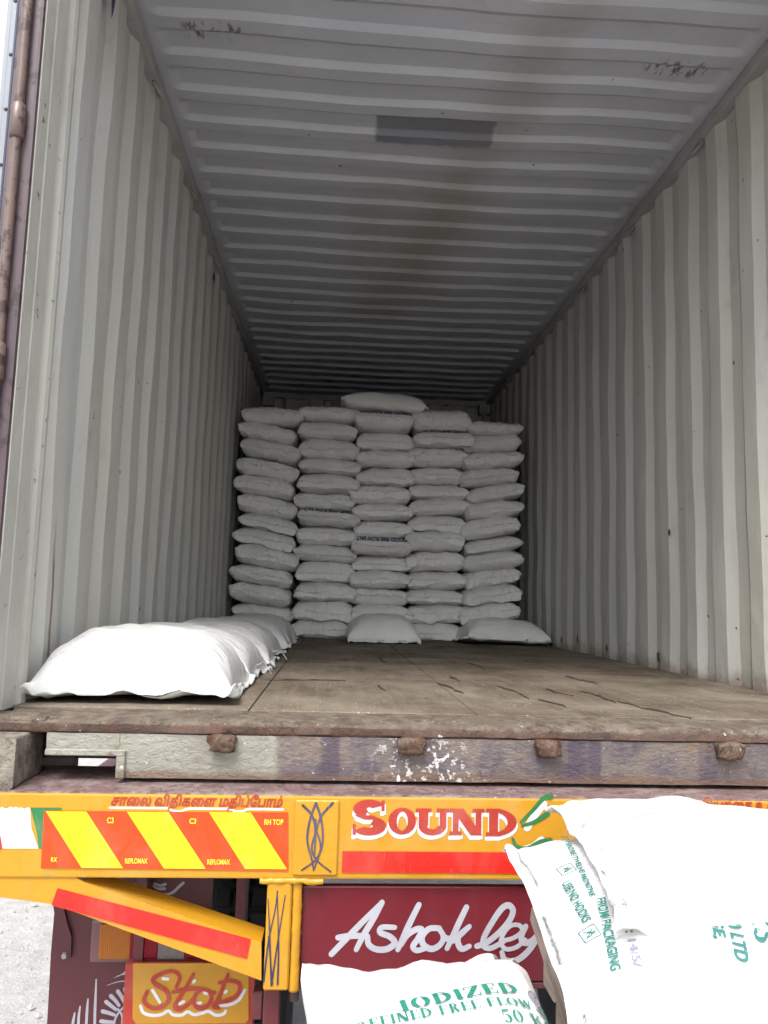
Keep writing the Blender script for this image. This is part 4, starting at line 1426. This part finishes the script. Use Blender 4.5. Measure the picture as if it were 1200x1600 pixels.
# mud flap board with tail lamp, painted ornaments and the STOP plate
MY = .15
fl_ = [(-1.0452, -0.4979), (-1.0254, -0.7664), (-0.6576, -0.4354)]
flapx0, flapx1 = fl_[0][0], fl_[2][0]
for s in (-1, 1):
    bm = bmesh.new()
    pts = [(flapx0, -.99), (flapx0+.002, -.75), (flapx0-.001, -.60), (flapx0+.003, -.35), (flapx0, -.185), (flapx1, -.185), (flapx1, -.99)]
    prism_xz(bm, [(s*-p[0], p[1]) for p in pts], MY, MY+.008)
    fp = mesh('mud_flap', bm, MAT_MUD, truck)
    if s == -1: flap = fp
    hs_ = [(-0.9391, -0.5041), (-0.9323, -0.6040), (-0.6279, -0.5036)]
    a, b = sorted((s*-hs_[0][0], s*-hs_[2][0]))
    lamp = part_box('tail_lamp', MAT_HOUSING, fp, a, b, MY-.050, MY-.001, hs_[1][1], hs_[0][1], .008, 2)
    for q0, q1, m_ in (((-0.9158, -0.5110), (-0.8405, -0.5917), MAT_AMBER), ((-0.8410, -0.5109), (-0.7749, -0.5918), MAT_REDLENS), ((-0.7751, -0.5108), (-0.7090, -0.5919), MAT_CLEAR), ((-0.7088, -0.5107), (-0.6335, -0.5920), MAT_REDLENS)):
        q = (q0, q1)
        a, b = sorted((s*-q[0][0], s*-q[1][0]))
        part_box('lens', m_, lamp, a, b, MY-.060, MY-.0505, q[1][1], q[0][1], .004, 2)
# bracket strip and bolt at the flap's outer edge
bm = bmesh.new()
br = [[(-1.0450, -0.4866), (-1.0190, -0.4921), (-1.0079, -0.5280), (-0.9958, -0.5582), (-0.9936, -0.6089), (-1.0176, -0.6089), (-1.0219, -0.5692), (-1.0369, -0.5198)]][0]
prism_xz(bm, br, MY-.012, MY-.0005)
brk = mesh('bracket', bm, MAT_MUD, flap)
bl = [(-1.0078, -0.6014)][0]
bm = bmesh.new(); tube(bm, [(bl[0], MY-.022, bl[1]), (bl[0], MY-.0125, bl[1])], [.006, .008], 8); mesh('bolt', bm, MAT_STEEL, brk)
def painted(name, strokes, w, taper, mat):
    for pts in strokes:
        P = Paint(MY); P.stroke(pts, w, taper); P.build(name, mat, flap)
painted('painted_spike', [[(-0.9316, -0.6636), (-0.9303, -0.7045), (-0.9295, -0.7370), (-0.9277, -0.7722)], [(-0.9484, -0.7085), (-0.9487, -0.7369), (-0.9483, -0.7720)], [(-0.9662, -0.7260), (-0.9676, -0.7503), (-0.9672, -0.7719)], [(-0.9781, -0.7408), (-0.9802, -0.7584), (-0.9813, -0.7718)]], .0066, (.55, 1, 1), MAT_SILVER)
painted('painted_petal', [[(-0.8772, -0.6910), (-0.8678, -0.7034), (-0.8605, -0.7151)], [(-0.8935, -0.7019), (-0.8814, -0.7128), (-0.8722, -0.7237)], [(-0.9040, -0.7154), (-0.8906, -0.7250), (-0.8787, -0.7332)], [(-0.9111, -0.7371), (-0.8952, -0.7413), (-0.8822, -0.7454)], [(-0.9132, -0.7601), (-0.8995, -0.7615), (-0.8839, -0.7622)], [(-0.8604, -0.6857), (-0.8569, -0.6966)]], .0085, (1.15, .9), MAT_SILVER)
painted('painted_curl', [[(-0.8551, -0.7238), (-0.8699, -0.7373), (-0.8788, -0.7535), (-0.8820, -0.7697)], [(-0.8745, -0.7319), (-0.8635, -0.7482), (-0.8621, -0.7699)]], .0048, (1, 1), MAT_SILVER)
painted('painted_dash', [[(-0.8892, -0.6596), (-0.8725, -0.6528), (-0.8588, -0.6432)], [(-0.9051, -0.6773), (-0.8800, -0.6692), (-0.8573, -0.6665)], [(-0.8809, -0.6550), (-0.8584, -0.6495)]], .0022, (.4, 1.4), MAT_SILVER)
painted('lettering', [[(-0.8719, -0.4454), (-0.8540, -0.4382), (-0.8347, -0.4510), (-0.8456, -0.4539)], [(-0.8273, -0.4402), (-0.8087, -0.4545), (-0.7824, -0.4622), (-0.7585, -0.4586), (-0.7426, -0.4442), (-0.7320, -0.4348)], [(-0.8133, -0.4391), (-0.7943, -0.4480), (-0.7776, -0.4486)], [(-0.8042, -0.4365), (-0.7892, -0.4408), (-0.7764, -0.4379)]], .0062, (.8, 1.2), MAT_SILVER)

SY = .075
sp = [(-0.8459, -0.5918), (-0.5355, -0.5923), (-0.8335, -0.7863)]
bm = bmesh.new()
box(bm, sp[0][0], sp[1][0], SY, SY+.01, sp[2][1], sp[0][1], .003)
stop = mesh('stop_plate', bm, MAT_RED, truck)
iy = [(-0.8272, -0.5903), (-0.5533, -0.5908), (-0.5473, -0.7198), (-0.5537, -0.7284), (-0.8118, -0.7283), (-0.8207, -0.7182)]
bm = bmesh.new(); prism_xz(bm, [(iy[0][0], sp[0][1]-.001), (iy[1][0], sp[0][1]-.001)]+iy[2:], SY-.0022, SY-.0002)
ip = mesh('yellow_field', bm, MAT_YEL, stop)
for x in (-.82, -.58):
    part_box('hanger', MAT_MAROON_FRAME, stop, x-.012, x+.012, SY+.0105, SY+.075, sp[0][1]-.06, -.2, .001)
P = Paint(SY-.0022, .0006)
for pts in [[(-0.8038, -0.6881), (-0.7959, -0.7031), (-0.7745, -0.7093), (-0.7536, -0.7074), (-0.7376, -0.6994), (-0.7273, -0.7075), (-0.7061, -0.7090), (-0.6924, -0.7017), (-0.6762, -0.7078), (-0.6570, -0.7045), (-0.6431, -0.7006), (-0.6249, -0.7094), (-0.6073, -0.7068), (-0.6024, -0.7001)], [(-0.7779, -0.6530), (-0.7587, -0.6799)], [(-0.5595, -0.6538), (-0.5727, -0.6757), (-0.5924, -0.6857), (-0.6147, -0.6880)], [(-0.7548, -0.6269), (-0.7431, -0.6276)], [(-0.6551, -0.6595), (-0.6487, -0.6609)], [(-0.6819, -0.6348), (-0.6793, -0.6315)], [(-0.6062, -0.6587), (-0.6028, -0.6554)], [(-0.7128, -0.6835), (-0.7025, -0.6785)], [(-0.6740, -0.6830), (-0.6617, -0.6817)]]:
    P.stroke(pts, .0075)
P.build('lettering', MAT_WHITE, stop)
P = Paint(SY-.0022, .0022)
for pts in [[(-0.7220, -0.6448), (-0.7150, -0.6246), (-0.7293, -0.6101), (-0.7538, -0.6134), (-0.7777, -0.6268), (-0.7699, -0.6396), (-0.7462, -0.6532), (-0.7380, -0.6733), (-0.7529, -0.6893), (-0.7773, -0.6916), (-0.7965, -0.6764), (-0.7901, -0.6547)], [(-0.6829, -0.6163), (-0.6974, -0.6432), (-0.7135, -0.6701), (-0.7231, -0.6885), (-0.7121, -0.6952), (-0.6933, -0.6853), (-0.6767, -0.6669)], [(-0.7301, -0.6572), (-0.7058, -0.6516), (-0.6847, -0.6493), (-0.6599, -0.6501)], [(-0.6599, -0.6501), (-0.6735, -0.6602), (-0.6796, -0.6769), (-0.6682, -0.6921), (-0.6472, -0.6888), (-0.6375, -0.6704), (-0.6436, -0.6552), (-0.6599, -0.6501)], [(-0.6436, -0.6569), (-0.6311, -0.6586)], [(-0.6004, -0.6171), (-0.6105, -0.6435), (-0.6214, -0.6738), (-0.6323, -0.6889), (-0.6187, -0.6933)], [(-0.6208, -0.6367), (-0.5969, -0.6317), (-0.5752, -0.6375), (-0.5709, -0.6538), (-0.5826, -0.6689), (-0.6052, -0.6779), (-0.6211, -0.6806)]]:
    P.stroke(pts, .0088, (.9, 1.15, .9))
P.build('lettering', MAT_RED, stop)

# chassis: rails, cross beams, struts, axle and twin wheels with lugged tyres
for s in (-1, 1):
    a, b = sorted((s*.38, s*.46))
    part_box('chassis_rail', MAT_MAROON_FRAME, truck, a, b, .17, 6.6, -.42, -.175, .004)
    a, b = sorted((s*.468, s*.505))
    part_box('strut', MAT_MAROON_FRAME, truck, a-.0, b, -.06, -.02, -1.02, -.569, .003)
    part_box('strut_bracket', MAT_MAROON_FRAME, truck, min(s*.508, s*.53), max(s*.508, s*.53), -.05, -.015, -.66, -.60, .002)
    bm = bmesh.new(); tube(bm, [(s*.437, -.045, -.62), (s*.437, -.045, -.57)], .011, 8)
    mesh('stud', bm, MAT_UNDER, truck)
part_box('bumper_bar', MAT_MAROON_FRAME, truck, -.95, .95, -.02, .03, -1.02, -.93, .005)
for y in (1.75, 2.9, 4.0, 5.1, 6.2):
    part_box('bed_cross_beam', MAT_MAROON_FRAME, truck, -1.2, 1.2, y, y+.09, -.30, -.156, .003)
part_box('bed_cross_beam', MAT_MAROON_FRAME, truck, -.379, .379, .2, .26, -.40, -.2, .003)
for s in (-1, 1):
    a, b = sorted((s*1.15, s*1.21))
    part_box('bed_side_rail', MAT_MAROON_FRAME, truck, a, b, .17, 6.6, -.46, -.335, .003)
    part_box('bed_side_plate', MAT_MAROON_FRAME, truck, a-.002, b+.002, .165, .60, -.42, -.157, .003)
    a, b = sorted((s*.47, s*1.21))
    part_box('outrigger', MAT_MAROON_FRAME, truck, a, b, .62, .70, -.44, -.275, .003)
bm = bmesh.new(); tube(bm, [(-1.0, .98, -.92), (1.0, .98, -.92)], .07, 12); mesh('axle', bm, MAT_UNDER, truck, smooth=True)

def wheel(x, y):
    c = Vector((x, y, GZ+.50))
    bm = bmesh.new()
    prof = [(-.10, .30), (-.118, .36), (-.122, .43), (-.110, .475), (-.095, .484), (.095, .484), (.110, .475), (.122, .43), (.118, .36), (.10, .30)]
    n = 44
    rows = []
    for i in range(n):
        a = 2*math.pi*i/n
        rows.append([bm.verts.new(c+Vector((px, math.cos(a)*pr, math.sin(a)*pr))) for px, pr in prof])
    for i in range(n):
        j = (i+1) % n
        for k in range(len(prof)-1):
            bm.faces.new((rows[i][k], rows[j][k], rows[j][k+1], rows[i][k+1]))
    # tread blocks
    for i in range(n):
        a = 2*math.pi*(i+.5)/n
        ra = Vector((0, math.cos(a), math.sin(a))); ta_ = Vector((0, -math.sin(a), math.cos(a)))
        for k, (xa, xb) in enumerate(((-.108, -.06), (-.052, -.004), (.004, .052), (.06, .108))):
            sh = .010*(k % 2)
            pts = []
            for (xx, tt, rr) in ((xa, -.026, .48), (xb, -.026, .48), (xb, .026, .48), (xa, .026, .48), (xa+.004, -.022, .50), (xb-.004, -.022, .50), (xb-.004, .022, .50), (xa+.004, .022, .50)):
                pts.append(bm.verts.new(c+Vector((xx, 0, 0))+ra*rr+ta_*(tt+sh)))
            for f in ((4, 5, 6, 7), (0, 1, 5, 4), (1, 2, 6, 5), (2, 3, 7, 6), (3, 0, 4, 7)):
                bm.faces.new([pts[q] for q in f])
    w = mesh('wheel', bm, MAT_RUBBER, truck)
    bm = bmesh.new()
    for sgn in (-1, 1):
        tube(bm, [c+Vector((sgn*.02, 0, 0)), c+Vector((sgn*.085, 0, 0)), c+Vector((sgn*.09, 0, 0))], [.30, .30, .27], 24, True)
    mesh('rim', bm, MAT_MAROON_FRAME, w)
for x in (-.93, -.60, .60, .93):
    wheel(x, .98)

# ------------------------------------------------------------------ bags waiting on a rough bench beside the photographer
bench = empty('loading_bench', (.3, -.55, GZ), 'rough weathered plank bench sloping under the foreground bags', 'bench')
SL = R(19)
def plank(x0, x1, ya, za, length, th=.035, name='plank'):
    bm = bmesh.new()
    box(bm, x0, x1, 0, length, -th, 0, .003)
    me = bpy.data.meshes.new(name); bm.to_mesh(me); bm.free()
    o = link(name, me, MAT_WOOD, None)
    o.parent = bench
    o.matrix_parent_inverse = parent_world(bench).inverted()
    o.location = (x0*0, ya, za); o.rotation_euler = (SL, 0, 0)
    return o
# sloping top, near edge low
for i, (xa, xb) in enumerate(((.045, .245), (.252, .46), (.466, .68), (.687, .86))):
    plank(xa, xb, -.80, -.500+.003*(i % 2), .54)
for i, (xa, xb) in enumerate(((-.44, -.20), (-.193, .038))):
    plank(xa, xb, -1.12, -.655+.003*(i % 2), .62)
for (x, y, zt) in ((-.40, -.62, -.54), (.0, -.62, -.54), (-.40, -1.05, -.68), (.0, -1.05, -.68), (.12, -.36, -.40), (.80, -.36, -.40), (.12, -.74, -.53), (.80, -.74, -.53)):
    part_box('leg', MAT_WOOD, bench, x-.035, x+.035, y-.035, y+.035, GZ, zt, .004)
part_box('bearer', MAT_WOOD, bench, -.44, .10, -.655, -.585, -.62, -.545, .004)
part_box('bearer', MAT_WOOD, bench, .06, .86, -.40, -.325, -.46, -.395, .004)
part_box('bearer', MAT_WOOD, bench, .06, .86, -.78, -.705, -.59, -.535, .004)
part_box('bearer', MAT_WOOD, bench, -.44, .04, -1.08, -1.01, -.75, -.69, .004)

def frame_at(origin, xdir, ydir):
    x = Vector(xdir).normalized(); z = x.cross(Vector(ydir)).normalized(); y = z.cross(x)
    m = Matrix((x, y, z)).transposed().to_4x4(); m.translation = Vector(origin)
    return m
def fg_bag(me, m, label, mat):
    o = link('salt_bag', me, mat, None, True)
    o.matrix_world = m
    tag(o, label, 'bag', 'salt bags on the bench in the foreground')
    return o

# lower right bag, printed side up
meB = bag_mesh('salt_bag', .74, .45, .150, 301, 64, 50, hem=.03, droop=.1, puck=.0018, cre=.0022, box_=3.2, low=.9, ear=.05)
bagB = fg_bag(meB, frame_at((0.385, -0.515, -0.262), (1, 0.02, 0.03), (-0.03, 0.94, 0.342)), 'printed salt bag under the top bag, reading USE NO HOOKS', MAT_BAG)
# bag on top of it
meC = bag_mesh('salt_bag', .74, .385, .135, 302, 70, 60, hem=.03, droop=-.4, puck=.005, cre=.008, box_=3.2, low=.9, ear=.06)
bagC = fg_bag(meC, frame_at((0.478, -0.447, -0.192), (1, 0.06, -0.075), (-0.05, 0.97, 0.242)), 'scuffed blank white salt bag on top of the printed one at the right', MAT_BAG_D)
# lower left bag with the big green print
meA = bag_mesh('salt_bag', .68, .40, .165, 303, 64, 50, hem=.03, droop=-.3, puck=.003, cre=.003, box_=3.2, low=.9, ear=.06)
bagA = fg_bag(meA, frame_at((-0.18, -0.8, -0.455), (0.1, -0.956, -0.292), (1, 0.12, 0.03)), 'salt bag at the bottom edge with large green IODIZED print', MAT_BAG)

def line_on(bag, text, ends, h, mat, style='sans', bold=.05, shear=0, arch=0.0, T=.22):
    # one line of print: its baseline runs between two points of the bag's upper face
    if style == 'sans': polys, w = font_polys(text, shear, bold)
    else: polys, w = serif_line(text, T, .07, .08, .12)
    a, b = Vector(ends[0]), Vector(ends[1])
    d = b-a; n = Vector((-d.y, d.x)).normalized()
    def place(u, v):
        f = u/w
        q = a+d*f+n*(v*h+arch*(1-(2*f-1)**2))
        return (q.x, q.y)
    print_on(bag, 'print', polys, mat, place, .009, .0032)
line_on(bagA, 'IODIZED', [(-0.1679, -0.0566), (-0.1850, 0.1373)], .024, MAT_TEAL, 'serif', T=.25)
line_on(bagA, 'REFINED FREE FLOW SALT', [(-0.1444, -0.1267), (-0.1571, 0.2257)], .019, MAT_TEAL, 'serif')
line_on(bagA, '50 KGS', [(-0.1199, 0.0913), (-0.1230, 0.1990)], .024, MAT_TEAL, 'serif')
seal = _ring(0, 0, 1, 1, .10, .10, 0, 360, 28)+_ring(0, 0, .55, .55, .10, .10, 0, 360, 18)
for k in range(10): seal += _ring(.72*math.cos(k*.628), .72*math.sin(k*.628), .16, .16, .08, .08, 0, 360, 8)
seal += [_rect(-.9, -1.35, .9, -1.2), _rect(-.7, -1.6, .7, -1.48)]
sc_ = [(-0.1942, 0.1780)][0]
print_on(bagA, 'print', seal, MAT_GREYINK, lambda u, v: (sc_[0]-v*.022, sc_[1]+u*.022), .02)
line_on(bagB, 'USE NO HOOKS', [(-0.3268, 0.0591), (-0.3233, -0.0419)], .0135, MAT_TEAL_D)
line_on(bagB, 'BEST BEFORE TWELVE MONTHS', [(-0.2900, 0.1967), (-0.2968, 0.0054)], .0095, MAT_TEAL_D, shear=.25)
line_on(bagB, 'FROM PACKAGING', [(-0.2900, -0.0075), (-0.3138, -0.1428)], .0145, MAT_TEAL_D)
line_on(bagB, 'DATE :', [(-0.2612, -0.0332), (-0.2708, -0.0886)], .016, MAT_TEAL_D)
line_on(bagB, '14/5/', [(-0.2724, -0.1008), (-0.2806, -0.1471)], .013, MAT_GREYINK, bold=.03)
line_on(bagB, '75', [(-0.2316, -0.0697), (-0.2367, -0.0945)], .020, MAT_TEAL_D)
line_on(bagB, 'GE,', [(-0.1263, -0.0793), (-0.1389, -0.1211)], .018, MAT_TEAL_D)
line_on(bagB, 'P) LTD', [(-0.0991, -0.0821), (-0.1223, -0.1556)], .020, MAT_TEAL_D)
line_on(bagB, 'RS', [(-0.0510, -0.0674), (-0.0758, -0.1271)], .036, MAT_TEAL_D, 'serif', T=.26)
for cx, cy in [(-0.3112, 0.0930), (-0.3204, -0.0623)]:
    fr = [_rect(-1, -1, 1, -.9), _rect(-1, .9, 1, 1), _rect(-1, -.9, -.9, .9), _rect(.9, -.9, 1, .9)]
    fr += _ring(.1, -.15, .42, .42, .14, .14, -60, 200, 12)+[_bar(-.6, -.6, .55, .65, .13), _bar(.6, -.62, -.5, .6, .13), _bar(.1, .2, .1, .75, .13)]
    print_on(bagB, 'print', fr, MAT_TEAL_D, lambda u, v: (cx+v*.013+u*.002, cy-u*.013), .02)
